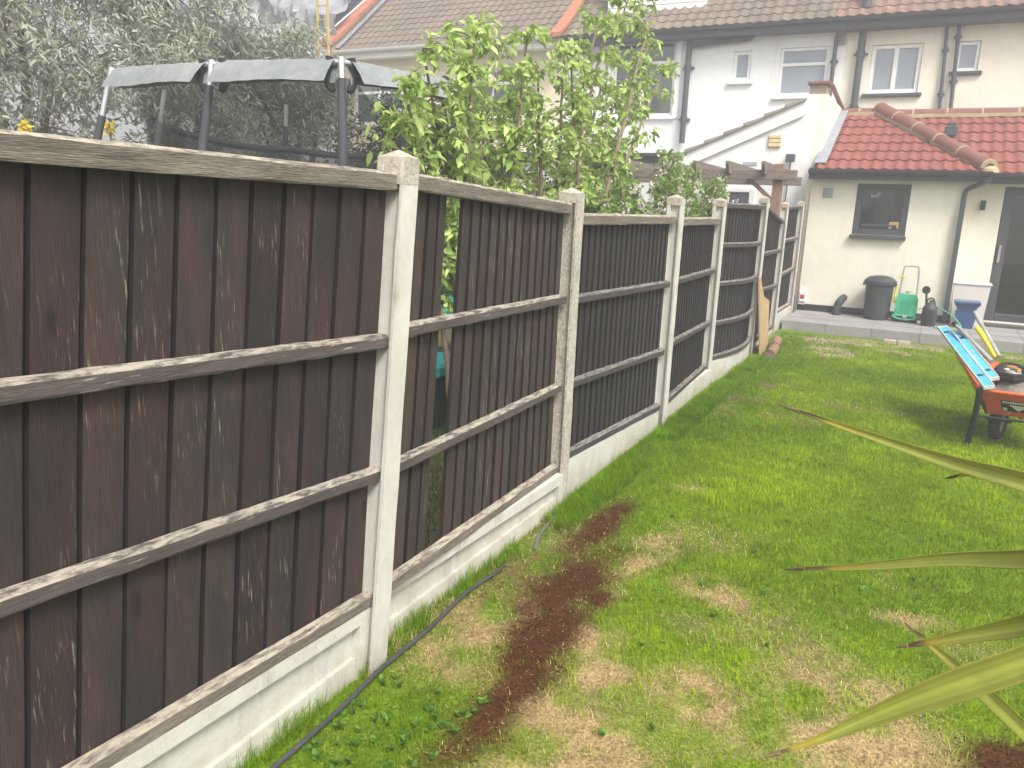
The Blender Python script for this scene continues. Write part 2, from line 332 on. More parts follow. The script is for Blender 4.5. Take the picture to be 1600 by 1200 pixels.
# ================================================================== GROUND
struct('ground', MB().add([(-110, -110, -.02), (110, -110, -.02), (110, 110, -.02), (-110, 110, -.02)], [(0, 1, 2, 3)]), 'groundm')
def ell(x, y, cx, cy, rx, ry, rot=0., edge=.35, ns=3., am=1.3):
    c, s_ = math.cos(R(rot)), math.sin(R(rot)); dx, dy = x-cx, y-cy; u = (dx*c+dy*s_)/rx; v = (-dx*s_+dy*c)/ry
    d = np.sqrt(u*u+v*v)+(fbm(x*ns+5, y*ns+9, 4)-.5)*am
    return np.clip((1-d)/edge+.5, 0, 1)
SOILP = [(-1.13, 2.2, .115, .42, 0), (-1.40, 3.8, .11, .45, 0), (-1.28, 3.15, .17, .45, 0), (-1.19, 2.65, .145, .42, 0), (-1.12, 3.05, .08, .10, 0), (.48, 2.75, .22, .14, 30)]
DIRTP = [(-1.30, 7.95, .38, .18, 20), (-1.30, 7.2, .45, .16, 15), (-.50, 7.55, .38, .12, 0), (-.85, 6.75, .25, .12, 10), (-1.42, 6.7, .15, .2, 0), (-1.46, 2.95, .20, .5, 0), (-1.42, 3.5, .14, .35, 0), (-1.38, 3.2, .16, .3, 0)]
BIGS = [(-.84, 2.32, .30, .40, 20), (-.60, 2.5, .22, .2, 0), (-.83, 1.95, .22, .3, 0), (.0, 2.6, .28, .22, 0), (-1.45, 2.5, .14, .3, 0)]
STRAW = [(-.85, 2.35, .30, .33, 20), (-.55, 2.5, .22, .2, 0), (-.80, 2.0, .22, .3, 0), (-1.45, 2.5, .16, .3, 0), (-.12, 2.85, .22, .22, 0), (.02, 2.55, .25, .22, 0), (-1.12, 4.62, .12, .12, 0),
         (-.65, 3.4, .22, .12, 0), (-1.08, 3.55, .10, .3, 0), (-1.0, 2.75, .16, .22, 0), (.1, 3.6, .2, .07, 20)]
SAND = [(-1.05, 11.35, .75, .32, 0), (-.3, 11.5, .9, .2, 0), (1.5, 11.4, .8, .3, 0), (-1.0, 10.4, .35, .35, 0), (-.2, 10.9, .3, .15, 0)]
def cover(x, y):
    m = lambda L, **k: np.max([ell(x, y, *p, **k) for p in L], axis=0)
    pm = np.clip((fbm(x*5.5+11, y*5.5+3, 4)-.36)*4.5, 0, 1)
    return m(SOILP, edge=.85, ns=5., am=1.0), m(DIRTP, edge=.9, ns=4.5)*pm, np.maximum(m(STRAW, edge=1.3, ns=3.5)*pm, m(BIGS, edge=.8, ns=3.5)*np.clip(pm*.9+.25, 0, 1)), m(SAND, edge=.8, ns=2.5)*np.clip(pm+.3, 0, 1)
def zlawn(x, y): return .012*(fbm(x*1.7, y*1.7, 3)-.5)*2
xs = np.arange(-1.9, 4.6, .03); ys = np.arange(-.6, 11.9, .03); gx, gy = np.meshgrid(xs, ys); gx = gx.ravel(); gy = gy.ravel()
so_, di, st, sa = cover(gx, gy)
c = np.tile(np.array([.11, .175, .012]), (len(gx), 1)); c *= (.75+.5*fbm(gx*6, gy*6))[:, None]
def lay(c, w, col): return c*(1-w[:, None])+np.array(col)*w[:, None]
c = lay(c, np.clip(fbm(gx*2.3+40, gy*2.3, 4)*2.4-1.35, 0, .5)*(gy < 4.2), (.20, .16, .08))
c = lay(c, sa, (.33, .26, .17)); c = lay(c, st*.95, (.33, .235, .12)); c = lay(c, di*.9, (.15, .085, .045))
c = lay(c, so_, (.062, .026, .009)); c *= (.8+.4*rng.random(len(gx)))[:, None]
nx_, ny_ = len(xs), len(ys); i0 = (np.arange(ny_-1)[:, None]*nx_+np.arange(nx_-1)[None]).ravel()
fi = np.stack([i0, i0+1, i0+1+nx_, i0+nx_], 1).ravel()
tag(nparr('lawn', np.stack([gx, gy, zlawn(gx, gy)+.004+.006*so_*rng.random(len(gx))], 1), fi, 4, 'soil', c, smooth=True), kind='structure')
# grass blades
def blades(name, n, xr, yr, dens, parent=None, green=((.13, .25, .001), (.37, .49, .003)), usecover=True, hscale=1., zb=0., lod=True, exc=None):
    x = rng.uniform(*xr, n); y = rng.uniform(*yr, n); d = np.hypot(x, y)
    keep = rng.random(n) < dens(d)
    if usecover:
        so2, di2, st2, sa2 = cover(x, y); p = (1-.97*so2)*(1-.75*di2)*(1-.15*st2)*(1-.85*sa2)
        keep &= rng.random(n) < p
    if exc is not None: keep &= exc(x, y)
    x, y, d = x[keep], y[keep], d[keep]; m = len(x)
    if usecover: st2 = st2[keep]; di2 = di2[keep]; so2 = so2[keep]
    else: st2 = di2 = so2 = np.zeros(m)
    thin = fbm(x*2.3+40, y*2.3, 4); tuft = fbm(x*7, y*7, 3); lush = fbm(x*1.1+3, y*1.1+70, 3)
    dead = rng.random(m) < np.clip(.015+.04*(y < 4)+1.15*st2+.3*di2+.35*so2+np.clip(thin*2.2-1.25, 0, .4)*(y < 4.2), 0, .95)
    clump = fbm(x*14+7, y*14+2, 2); h = (.014+.028*tuft+.038*np.clip(clump-.42, 0, 1)+.012*rng.random(m))*hscale; h[dead] *= .75; w = np.clip(.0011*d, .0028, .008)*(.7+.6*rng.random(m))*.75
    az = rng.uniform(0, 2*np.pi, m); lean = np.where(dead, rng.uniform(.8, 1.5, m), rng.uniform(.15, .95, m))
    fa = az+rng.uniform(-.5, .5, m)+np.pi/2
    dx, dy = np.cos(az), np.sin(az); wx, wy = np.cos(fa)*w/2, np.sin(fa)*w/2
    z0 = zlawn(x, y)+zb if usecover else np.zeros(m)+zb
    P = np.zeros((m, 5, 3)); s1, c1 = np.sin(lean*.6), np.cos(lean*.6); s2, c2 = np.sin(lean*1.25), np.maximum(np.cos(lean*1.25), .02)
    mx, my, mz = x+dx*h*.55*s1, y+dy*h*.55*s1, z0+h*.55*c1
    P[:, 0] = np.stack([x-wx, y-wy, z0], 1); P[:, 1] = np.stack([x+wx, y+wy, z0], 1)
    P[:, 2] = np.stack([mx+wx*.8, my+wy*.8, mz], 1); P[:, 3] = np.stack([mx-wx*.8, my-wy*.8, mz], 1)
    P[:, 4] = np.stack([mx+dx*h*.5*s2, my+dy*h*.5*s2, mz+h*.5*c2], 1)
    t = np.clip(.55*rng.random(m)+1.2*(lush-.32)+.5*(tuft-.5)-.45*np.clip((-1.05-x)/.35, 0, 1)*usecover, 0, 1)[:, None]; col = (np.array(green[0])*(1-t)+np.array(green[1])*t)*(.62+.75*fbm(x*4.3+9, y*4.3+1, 3))[:, None]
    dt = rng.random(m)[:, None]; dc = np.array((.24, .175, .08))*(1-dt)+np.array((.82, .62, .32))*dt
    col = np.where(dead[:, None], dc, col)
    cols = np.repeat(col[:, None, :], 5, 1); cols[:, :2] *= .75
    b = np.arange(m)[:, None]*5; f = np.concatenate([b+np.array([[0, 1, 2]]), b+np.array([[0, 2, 3]]), b+np.array([[3, 2, 4]])], 1).ravel()
    return nparr(name, P.reshape(-1, 3), f, 3, 'blade', cols.reshape(-1, 3))
g1 = blades('grass', 560000, (-1.72, 4.4), (1.2, 11.6), lambda d: np.clip(1.25*(3.0/np.maximum(d, 1.5))**.9, .22, 1.0), exc=lambda x, y: (x < .35*y+.6) & (x > -1.72-.01*y))
tag(g1, kind='stuff')
g3 = blades('long_grass', 26000, (-1.70, -1.50), (1.2, 9.3), lambda d: np.ones_like(d), hscale=2.0, exc=lambda x, y: (fbm(x*2, y*3.1, 2) > .42) & ((x < -1.62) | (y > 3.2)))
tag(g3, kind='stuff')
g2 = blades('neighbour_grass', 40000, (-5, -1.95), (3.0, 8.5), lambda d: np.ones_like(d), green=((.03, .075, .015), (.07, .15, .02)), usecover=False, hscale=1.8, zb=-.02)
tag(g2, kind='stuff')
# crumbs of bark mulch and clods lying in the bare strip
def crumbs(name, n, xr, yr, w, r0, r1, ca, cb, flat=.6):
    x = rng.uniform(*xr, n); y = rng.uniform(*yr, n); k = rng.random(n) < w(x, y); x = x[k]; y = y[k]; m = len(x)
    O = np.array([(1, 0, 0), (-1, 0, 0), (0, 1, 0), (0, -1, 0), (0, 0, 1), (0, 0, -1)], float)
    r = rng.uniform(r0, r1, m)**1.0; P = O[None]*r[:, None, None]*rng.uniform(.45, 1.4, (m, 6, 1)); a = rng.uniform(0, 6.28, m); ca_, sa_ = np.cos(a)[:, None], np.sin(a)[:, None]
    X = P[:, :, 0]*ca_-P[:, :, 1]*sa_; Y_ = (P[:, :, 0]*sa_+P[:, :, 1]*ca_)*.7; Z = P[:, :, 2]*flat
    V = np.stack([X+x[:, None], Y_+y[:, None], Z+(zlawn(x, y)+.010)[:, None]], 2)
    F = np.array([(0, 2, 4), (2, 1, 4), (1, 3, 4), (3, 0, 4), (2, 0, 5), (1, 2, 5), (3, 1, 5), (0, 3, 5)]); f = (np.arange(m)[:, None, None]*6+F[None]).ravel()
    t = rng.random((m, 1)); c_ = np.array(ca)*(1-t)+np.array(cb)*t
    return tag(nparr(name, V.reshape(-1, 3), f, 3, 'soil', np.repeat(c_, 6, 0)), kind='stuff')
crumbs('soil_crumbs', 60000, (-1.75, .8), (1.7, 4.5), lambda x, y: cover(x, y)[0]**2, .0015, .006, (.045, .018, .006), (.135, .055, .017))
crumbs('pale_specks', 9000, (-1.75, .8), (1.7, 4.5), lambda x, y: .5*cover(x, y)[0], .0012, .0035, (.35, .27, .16), (.6, .5, .35))
crumbs('dirt_clods', 30000, (-1.75, .8), (1.6, 11.7), lambda x, y: np.clip(cover(x, y)[1]*(y > 5)+cover(x, y)[3]+.3*cover(x, y)[1], 0, 1)*.7, .002, .009, (.12, .075, .045), (.28, .21, .14))
# small broad leaved weeds
def leafmesh(pts, dirs, L, Wd, cols, name, m, parent=None, fold=.25, droop=.0):
    """pts (n,3) base, dirs (n,3), L, Wd arrays"""
    n = len(pts); d = dirs/np.linalg.norm(dirs, axis=1, keepdims=True)
    rv = rng.normal(size=(n, 3)); s_ = np.cross(d, rv); s_ /= np.linalg.norm(s_, axis=1, keepdims=True)+1e-9; u = np.cross(s_, d)
    u *= np.where(u[:, 2:3] < 0, -1, 1)
    L = L[:, None]; Wd = Wd[:, None]; g = np.array([0, 0, -1.])*L*droop
    P = np.stack([pts, pts+d*L*.3+s_*Wd*.42+u*Wd*fold, pts+d*L*.65+s_*Wd*.36+u*Wd*fold+g*.4, pts+d*L+g, pts+d*L*.65-s_*Wd*.36+u*Wd*fold+g*.4, pts+d*L*.3-s_*Wd*.42+u*Wd*fold, pts+d*L*.48+g*.2], 1)
    b = np.arange(n)[:, None]*7
    f = np.concatenate([b+np.array([t]) for t in ((0, 1, 6), (1, 2, 6), (2, 3, 6), (3, 4, 6), (4, 5, 6), (5, 0, 6))], 1).ravel()
    return nparr(name, P.reshape(-1, 3), f, 3, m, np.repeat(cols, 7, 0), parent=parent)
wp = []; wd = []
for k in range(120):
    if k < 95: cx, cy = random.uniform(-1.58, -1.15), random.uniform(1.3, 2.1)
    else: cx, cy = random.uniform(-1.5, .6), random.uniform(2, 5)
    for j in range(random.randint(4, 8)):
        a = random.uniform(0, 6.28); wp.append((cx, cy, .01)); wd.append((math.cos(a), math.sin(a), random.uniform(.5, 1.6)))
wp = np.array(wp); wd = np.array(wd); n = len(wp)
tag(leafmesh(wp, wd, rng.uniform(.018, .038, n), rng.uniform(.012, .024, n), np.array((.13, .24, .04))*(.7+.7*rng.random((n, 1))), 'lawn_weeds', 'blade'), kind='stuff')
# ================================================================== FENCE
def lean(y): return .11 if y < 2.3 else (.11-.095*min(1, (y-2.3)/1.6) if y < 3.9 else .015)
def shear(x, y, z): return (x, y+lean(y)*z*1.0, z)
FX = [(-1.62, 2.11), (-1.71, 3.99), (-1.70, 5.92), (-1.78, 7.63), (-1.77, 9.70), (-1.82, 11.45), (-1.82, 12.88)]
PH = [1.885, 1.80, 1.80, 1.80, 1.85, 1.80, 1.83]
def post(i, x, y, h, label, m='conc', rot=0):
    t = thing('fence_post', (x-.055, y, 0), label, 'fence post', 'posts holding up the fence')
    P = [(.055, -.047), (.055, .047), (.042, .047), (.042, .024), (-.028, .024), (-.028, .047), (-.055, .047), (-.055, -.047), (-.028, -.047), (-.028, -.024), (.042, -.024), (.042, -.047)]
    P = [(a*(1 if abs(a) > .04 else 1), b) for a, b in P]
    mb = MB(); N = 14; zs = [-.15+(h-.02+.15)*k/N for k in range(N+1)]; n = len(P)
    vs = []
    for z in zs:
        for a, b in P: vs.append((x-.055+a+random.uniform(-1, 1)*.0012, y+b+random.uniform(-1, 1)*.0012, z))
    fs = [tuple(range(n-1, -1, -1))]
    for k in range(N):
        for q in range(n): fs.append((k*n+q, k*n+(q+1) % n, (k+1)*n+(q+1) % n, (k+1)*n+q))
    mb.add(vs, fs)
    o = mb.build('shaft', m, t, xf=shear)
    # pyramid cap, slightly chipped
    cp = MB(); w = .0558; e = .0478; z0 = h-.105 if i == 0 else h-.07
    r = lambda: random.uniform(-.004, .004)
    cp.add([(x-.055-w, y-e, z0), (x-.055+w, y-e, z0), (x-.055+w, y+e, z0), (x-.055-w, y+e, z0),
            (x-.055-w+r(), y-e+r(), h-.015+r()), (x-.055+w+r(), y-e+r(), h-.015+r()), (x-.055+w+r(), y+e+r(), h-.015+r()), (x-.055-w+r(), y+e+r(), h-.015+r()),
            (x-.055+r(), y+r(), h+.012)],
           [(3, 2, 1, 0), (0, 1, 5, 4), (1, 2, 6, 5), (2, 3, 7, 6), (3, 0, 4, 7), (4, 5, 8), (5, 6, 8), (6, 7, 8), (7, 4, 8)])
    cp.build('cap', 'conc_top', t, xf=shear)
PL = ['widest looking pale concrete fence post with a chunky stained top, nearest of all', 'pitted concrete fence post where the second and third panels meet, cable at its foot',
      'concrete fence post standing between the dark third panel and the short fourth panel', 'concrete fence post with a broad mossy top between the fourth panel and the bowed one',
      'slim concrete fence post between the bowed panel and the panel behind the strand board', 'slim concrete fence post just beyond the strand board, before the last panel',
      'last concrete fence post beside the patio corner, next to the brown timber post']
for i, ((x, y), h) in enumerate(zip(FX, PH)): post(i, x, y, h, PL[i], 'conc_agg' if i == 1 else 'conc')
tp = MB().cbox(-1.93, 13.0, -.1, -1.83, 13.13, 1.80, .008).build('timber_post', 'timber_dk')
tag(tp, 'brown timber post ending the fence against the cream house wall', 'fence post')
def panel(idx, y0, y1, x0, x1, top, rails, bot, nb, label, mb_='board', mr='rail', mt='rail_top', bow=0., gaps=(), th=.062, rh=.048, ztop=None):
    """x0/x1: front plane of rails at both ends; top=(zA,zB), rails=[(zA,zB)..]; bot=(zA,zB)"""
    t = thing('wooden_fence', ((x0+x1)/2-.03, (y0+y1)/2, 0), label, 'fence panel', 'wooden fence panels')
    L = y1-y0
    fx = lambda y: x0+(x1-x0)*(y-y0)/L+bow*math.sin(math.pi*min(1, max(0, (y-y0)/L)))
    zf = lambda p, y: p[0]+(p[1]-p[0])*(y-y0)/L
    # feather edge boards
    def board(ya, yb, mb, extra=0.):
        K = 9; vs = []; w1 = random.uniform(-.004, .004); ph = random.uniform(0, 6)
        for k in range(K+1):
            tt = k/K; wob = .0022*math.sin(ph+tt*7)+w1*(tt-.5)
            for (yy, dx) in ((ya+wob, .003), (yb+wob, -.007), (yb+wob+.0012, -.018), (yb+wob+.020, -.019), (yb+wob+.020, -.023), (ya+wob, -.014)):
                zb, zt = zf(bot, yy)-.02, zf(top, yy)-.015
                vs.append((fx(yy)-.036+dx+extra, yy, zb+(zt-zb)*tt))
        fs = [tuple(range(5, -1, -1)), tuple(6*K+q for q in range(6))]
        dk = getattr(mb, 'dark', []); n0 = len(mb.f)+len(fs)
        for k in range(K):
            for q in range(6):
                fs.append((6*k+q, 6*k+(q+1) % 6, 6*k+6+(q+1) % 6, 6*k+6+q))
                if q in (1, 2, 5): dk.append(n0+6*k+q)  # side edges and groove backing take the painted gap shade
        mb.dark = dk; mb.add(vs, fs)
    bm_ = MB(); y = y0; wb = L/nb; ov = .010
    loose = []
    for k in range(nb):
        ya = y0+k*wb; yb = ya+wb-.006
        if k in gaps:
            if gaps[k]: loose.append((ya-.012, ya+wb*gaps[k]-.032))
            continue
        board(ya+random.uniform(-.001, .002), yb+random.uniform(-.003, .0015), bm_)
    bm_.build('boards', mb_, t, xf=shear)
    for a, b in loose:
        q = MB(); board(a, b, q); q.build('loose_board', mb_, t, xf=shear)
    def rail(p, hgt, thk, name, m, prj=0.):
        r = MB(); K = 22; vs = []
        for k in range(K+1):
            yy = y0+L*k/K; f = fx(yy)+prj; z = zf(p, yy); j = lambda s_=.0016: random.uniform(-s_, s_)
            for (dx, dz) in ((-thk, -hgt), (-.003, -hgt), (0, -hgt+.006), (0, -.010), (-.009, 0), (-thk, .003)):
                vs.append((f+dx+j(), yy, z+dz+j()))
        fs = [tuple(range(5, -1, -1)), tuple(6*K+q for q in range(6))]
        for k in range(K):
            for q in range(6): fs.append((6*k+q, 6*k+(q+1) % 6, 6*k+6+(q+1) % 6, 6*k+6+q))
        r.add(vs, fs); return r.build(name, m, t, xf=shear)
    if mt: rail(top, th, .055, 'top_rail', mt, .006)
    for p in rails: rail(p, rh, .032, 'rail', mr)
    rail(bot, .05, .034, 'bottom_rail', 'rail_top' if mr != 'rail_dark' else mr, .002)
    return t
panel(0, .22, 2.08, -1.665, -1.65, (1.86, 1.82), [(1.375, 1.265), (.92, .785)], (.40, .315), 15, 'nearest brown fence panel filling the left of the lawn edge', gaps={})
panel(1, 2.16, 3.94, -1.655, -1.74, (1.825, 1.73), [(1.285, 1.24), (.775, .74)], (.315, .262), 18, 'worn second fence panel with a gap where boards are missing beside its post', 'board_worn', gaps={3: .97, 4: 0})
panel(2, 4.04, 5.87, -1.745, -1.735, (1.675, 1.655), [(1.22, 1.17), (.73, .645)], (.30, .205), 20, 'dark charcoal third fence panel, shaped with two mid rails and pitted post on its left', 'board_dark', 'rail_dark')
panel(3, 5.97, 7.58, -1.735, -1.81, (1.64, 1.625), [(1.17, 1.155), (.675, .65)], (.20, .22), 19, 'dark fourth fence panel, narrow in view, pale flaking top rail, before the bowed panel', 'board_dark', 'rail_dark')
panel(4, 7.68, 9.65, -1.81, -1.80, (1.765, 1.755), [(1.39, 1.345), (1.015, .955), (.625, .565)], (.28, .22), 22, 'tall bowed charcoal fence panel with three mid rails bulging over the lawn', 'board_dark', 'rail_dark', 'rail_dark', bow=.10, th=.05)
panel(5, 9.75, 11.40, -1.80, -1.85, (1.76, 1.56), [(1.20, 1.18), (.76, .70)], (.14, .12), 16, 'broken-topped fence panel partly hidden behind the leaning strand board', 'board_worn', 'rail_dark', 'rail_dark', th=.04)
panel(6, 11.50, 12.83, -1.85, -1.85, (1.745, 1.765), [(1.30, 1.31), (.82, .85)], (.30, .30), 14, 'last short fence panel beside the patio, above a sand-stained gravel board', 'board_worn', 'rail', 'rail_dark', th=.04)
# hide three boards of second panel: the gap shows the neighbouring garden (one board stands alone against the post)
def gboard(y0, y1, x, zt0, zt1, recess, label, m='gravel', bow=0.):
    t = thing('gravel_board', (x-.03, (y0+y1)/2, 0), label, 'gravel board', 'concrete gravel boards under the fence')
    zf = lambda y: zt0+(zt1-zt0)*(y-y0)/(y1-y0)
    K = 16; body = MB()
    def strip(za, zb, xa, xb, ya, yb, n=K, slope=0.):
        vs = []; fs = []
        for k in range(n+1):
            yy = ya+(yb-ya)*k/n; bx = bow*math.sin(math.pi*(yy-y0)/(y1-y0)); A = za(yy); B = zb(yy)
            vs += [(xa+bx, yy, A), (xb+bx, yy, A), (xb-slope+bx, yy, B), (xa+bx, yy, B)]
        fs = [(3, 2, 1, 0), tuple(4*n+q for q in range(4))]
        for k in range(n):
            for q in range(4): fs.append((4*k+q, 4*k+(q+1) % 4, 4*k+4+(q+1) % 4, 4*k+4+q))
        body.add(vs, fs)
    if recess:
        strip(lambda y: -.12, zf, x-.062, x-.034, y0, y1)
        fr = .055
        strip(lambda y: zf(y)-fr, lambda y: zf(y)-.001, x-.0335, x, y0, y1)
        strip(lambda y: -.12, lambda y: .085, x-.0335, x+.004, y0+fr, y1-fr, slope=.018)
        strip(lambda y: -.12, lambda y: zf(y)-fr-.001, x-.0332, x-.0004, y0, y0+fr-.001, 1); strip(lambda y: -.12, lambda y: zf(y)-fr-.001, x-.0332, x-.0004, y1-fr+.001, y1, 1)
    else: strip(lambda y: -.12, zf, x-.052, x, y0, y1)
    body.build('slab', m, t, xf=shear)
gboard(.22, 2.08, -1.655, .352, .266, True, 'cream concrete gravel board with a sunken face under the nearest panel')
gboard(2.16, 3.94, -1.70, .268, .213, True, 'streaked concrete gravel board with a sunken face under the panel with a gap')
gboard(4.04, 5.87, -1.742, .25, .155, False, 'plain pale gravel board under the third panel, right of the pitted post')
gboard(5.97, 7.58, -1.77, .15, .17, False, 'plain gravel board under the fourth panel, grass along its foot')
gboard(7.68, 9.65, -1.80, .23, .17, False, 'plain gravel board under the bowed panel', bow=.07)
gboard(9.75, 11.40, -1.84, .09, .07, False, 'low gravel board behind the strand board and logs')
gboard(11.50, 12.83, -1.835, .25, .25, False, 'short sand-stained gravel board beside the patio step')
# cable and hose at the foot of the fence
def smooth_path(pts, n=8):
    out = []; P = [Vector(p) for p in pts]; P = [P[0]*2-P[1]]+P+[P[-1]*2-P[-2]]
    for i in range(1, len(P)-2):
        for k in range(n):
            t = k/n; a, b, c_, d = P[i-1:i+3]
            out.append(.5*((2*b)+(c_-a)*t+(2*a-5*b+4*c_-d)*t*t+(3*b-c_*1-a+d-2*b*1+0*c_)*0+(-a+3*b-3*c_+d)*t**3))
    out.append(P[-2]); return out
tag(MB().tube(smooth_path([(-1.575, .9, .03), (-1.565, 1.5, .03), (-1.575, 1.85, .033), (-1.595, 2.1, .036), (-1.60, 2.4, .034), (-1.625, 2.75, .034), (-1.61, 3.0, .03), (-1.635, 3.12, .012)]), .0085, 8).build('cable', 'cable', smooth=True),
    'black cable running along the grass at the foot of the nearest gravel boards', 'cable')
tag(MB().tube(smooth_path([(-1.58, 3.35, .015), (-1.63, 3.5, .02), (-1.66, 3.75, .02), (-1.665, 3.95, .02), (-1.65, 4.15, .02), (-1.62, 4.28, .01)]), .007, 8).build('garden_hose', 'hosegrey', smooth=True),
    'short grey hose looping past the foot of the pitted post', 'hose')
# strand board and logs
osb = MB(); A = [(-1.655, 9.60, -.01), (-1.67, 10.15, -.01), (-1.72, 10.18, .60), (-1.765, 10.05, .66), (-1.77, 9.72, .93), (-1.765, 9.62, .92)]
osb.add(A+[(x-.018, y, z) for x, y, z in A], [(0, 1, 2, 3, 4, 5), (11, 10, 9, 8, 7, 6)]+[(i, 6+i, 6+(i+1) % 6, (i+1) % 6) for i in range(6)])
tag(osb.build('strand_board', 'osb'), 'broken sheet of orange strand board leaning on the fence', 'board')
for (a, b, r, lab) in (((-1.52, 9.42, .055), (-1.555, 9.92, .055), .06, 'shorter barked log with a sawn end facing us, in front of another log'), ((-1.575, 10.0, .06), (-1.63, 10.5, .06), .065, 'dark log lying behind the other log by the strand board')):
    t = thing('log', (*a[:2], 0), lab, 'log', 'logs on the grass by the fence')
    a, b = Vector(a), Vector(b); MB().tube([a.lerp(b, k/5)+Vector((random.uniform(-.004, .004), 0, random.uniform(-.004, .004))) for k in range(6)], [r*random.uniform(.92, 1.05) for _ in range(6)], 14, False).build('bark', 'logbark', t, True)
    d = (b-a).normalized(); MB().tube([a-d*.002, a+d*.004], r*.97, 14).build('cut_end', 'logend', t); MB().tube([b-d*.004, b+d*.002], r*.97, 14).build('cut_end', 'logend', t)
# ================================================================== PATIO
pt = MB().cbox(-1.80, 11.88, -.1, 5, 13.24, .15, .006); struct('patio', pt, 'patio')
jn = MB()
for x in (-1.2, -.6, 0, .6, 1.2, 1.8, 2.4): jn.box(x-.004, 11.875, .02, x+.004, 13.2, .1525)
for y in (12.33, 12.78): jn.box(-1.795, y-.004, .1, 5, y+.004, .1524)
struct('patio_joints', jn, mat('joint', (.17, .165, .16), fine=.1))
for x, lab in ((-.42, 'left one of two pale bricks lying against the patio step'), (-.25, 'right one of two pale bricks lying against the patio step')):
    tag(MB().cbox(x, 11.50, .0, x+.15, 11.60, .065, .006).build('brick', 'brickpale'), lab, 'brick', 'loose bricks at the patio step')
# ================================================================== HOUSES
def wall_open(mb, x0, x1, z0, z1, y0, y1, ops):
    X = sorted({x0, x1, *[v for o in ops for v in o[:2]]}); Z = sorted({z0, z1, *[v for o in ops for v in o[2:]]})
    X = [v for v in X if x0 <= v <= x1]; Z = [v for v in Z if z0 <= v <= z1]
    for i in range(len(X)-1):
        for k in range(len(Z)-1):
            cx, cz = (X[i]+X[i+1])/2, (Z[k]+Z[k+1])/2
            if any(o[0] < cx < o[1] and o[2] < cz < o[3] for o in ops): continue
            a, b, c_, d = X[i], X[i+1], Z[k], Z[k+1]
            mb.add([(a, y0, c_), (b, y0, c_), (b, y0, d), (a, y0, d)], [(0, 1, 2, 3)]); mb.add([(a, y1, c_), (b, y1, c_), (b, y1, d), (a, y1, d)], [(3, 2, 1, 0)])
    for a, b, c_, d in ops:
        mb.add([(a, y0, c_), (b, y0, c_), (b, y1, c_), (a, y1, c_)], [(0, 3, 2, 1)]); mb.add([(a, y0, d), (b, y0, d), (b, y1, d), (a, y1, d)], [(0, 1, 2, 3)])
        mb.add([(a, y0, c_), (a, y1, c_), (a, y1, d), (a, y0, d)], [(0, 1, 2, 3)]); mb.add([(b, y0, c_), (b, y1, c_), (b, y1, d), (b, y0, d)], [(3, 2, 1, 0)])
    mb.add([(x0, y0, z0), (x0, y1, z0), (x0, y1, z1), (x0, y0, z1)], [(0, 3, 2, 1)]); mb.add([(x1, y0, z0), (x1, y1, z0), (x1, y1, z1), (x1, y0, z1)], [(0, 1, 2, 3)])
    mb.add([(x0, y0, z1), (x1, y0, z1), (x1, y1, z1), (x0, y1, z1)], [(0, 1, 2, 3)])
def window(par, x0, x1, z0, z1, y, mull=(), trans=(), fm='gutw', gm='glass', fw=.06, sill='gutw', curt=(), name='window', inner=.04, sillw=.07):
    """frame stands .05 back from wall face y"""
    w = MB(); yf, yb = y+.035, y+.10; g = .002
    w.cbox(x0+g, yf, z0+g, x0+fw, yb, z1-g, .006); w.cbox(x1-fw, yf, z0+g, x1-g, yb, z1-g, .006)
    w.cbox(x0+fw, yf+.001, z0+g, x1-fw, yb, z0+fw, .006); w.cbox(x0+fw, yf+.001, z1-fw, x1-fw, yb, z1-g, .006)
    for m_ in mull: w.cbox(m_-fw*.55, yf+.002, z0+fw, m_+fw*.55, yb-.001, z1-fw, .006)
    for (a, b, z) in trans: w.cbox(a, yf+.003, z-fw*.5, b, yb-.002, z+fw*.5, .006)
    f = w.build(name, fm, par)
    ed = sorted([x0+fw*.6, *mull, x1-fw*.6])
    if inner:
        sz = [z0+fw]+[t_[2] for t_ in trans[:1]]+[z1-fw]
    p = MB().box(x0+fw*.5, yb-.035, z0+fw*.5, x1-fw*.5, yb-.025, z1-fw*.5).build('pane', gm, f)
    if sill: MB().cbox(x0-sillw, y-.06, z0-.06, x1+sillw, y+.034, z0-.001, .008).build('sill', sill, f)
    for (a, b, za, zb) in curt:
        cv = MB(); K = 24; vs = []
        for k in range(K+1):
            xx = a+(b-a)*k/K; yy = yb+.09+.02*math.sin(k*1.9)
            vs += [(xx, yy, za), (xx, yy, zb)]
        cv.add(vs, [(2*k, 2*k+2, 2*k+3, 2*k+1) for k in range(K)]); cv.build('curtain', 'curtain', f)
    return f
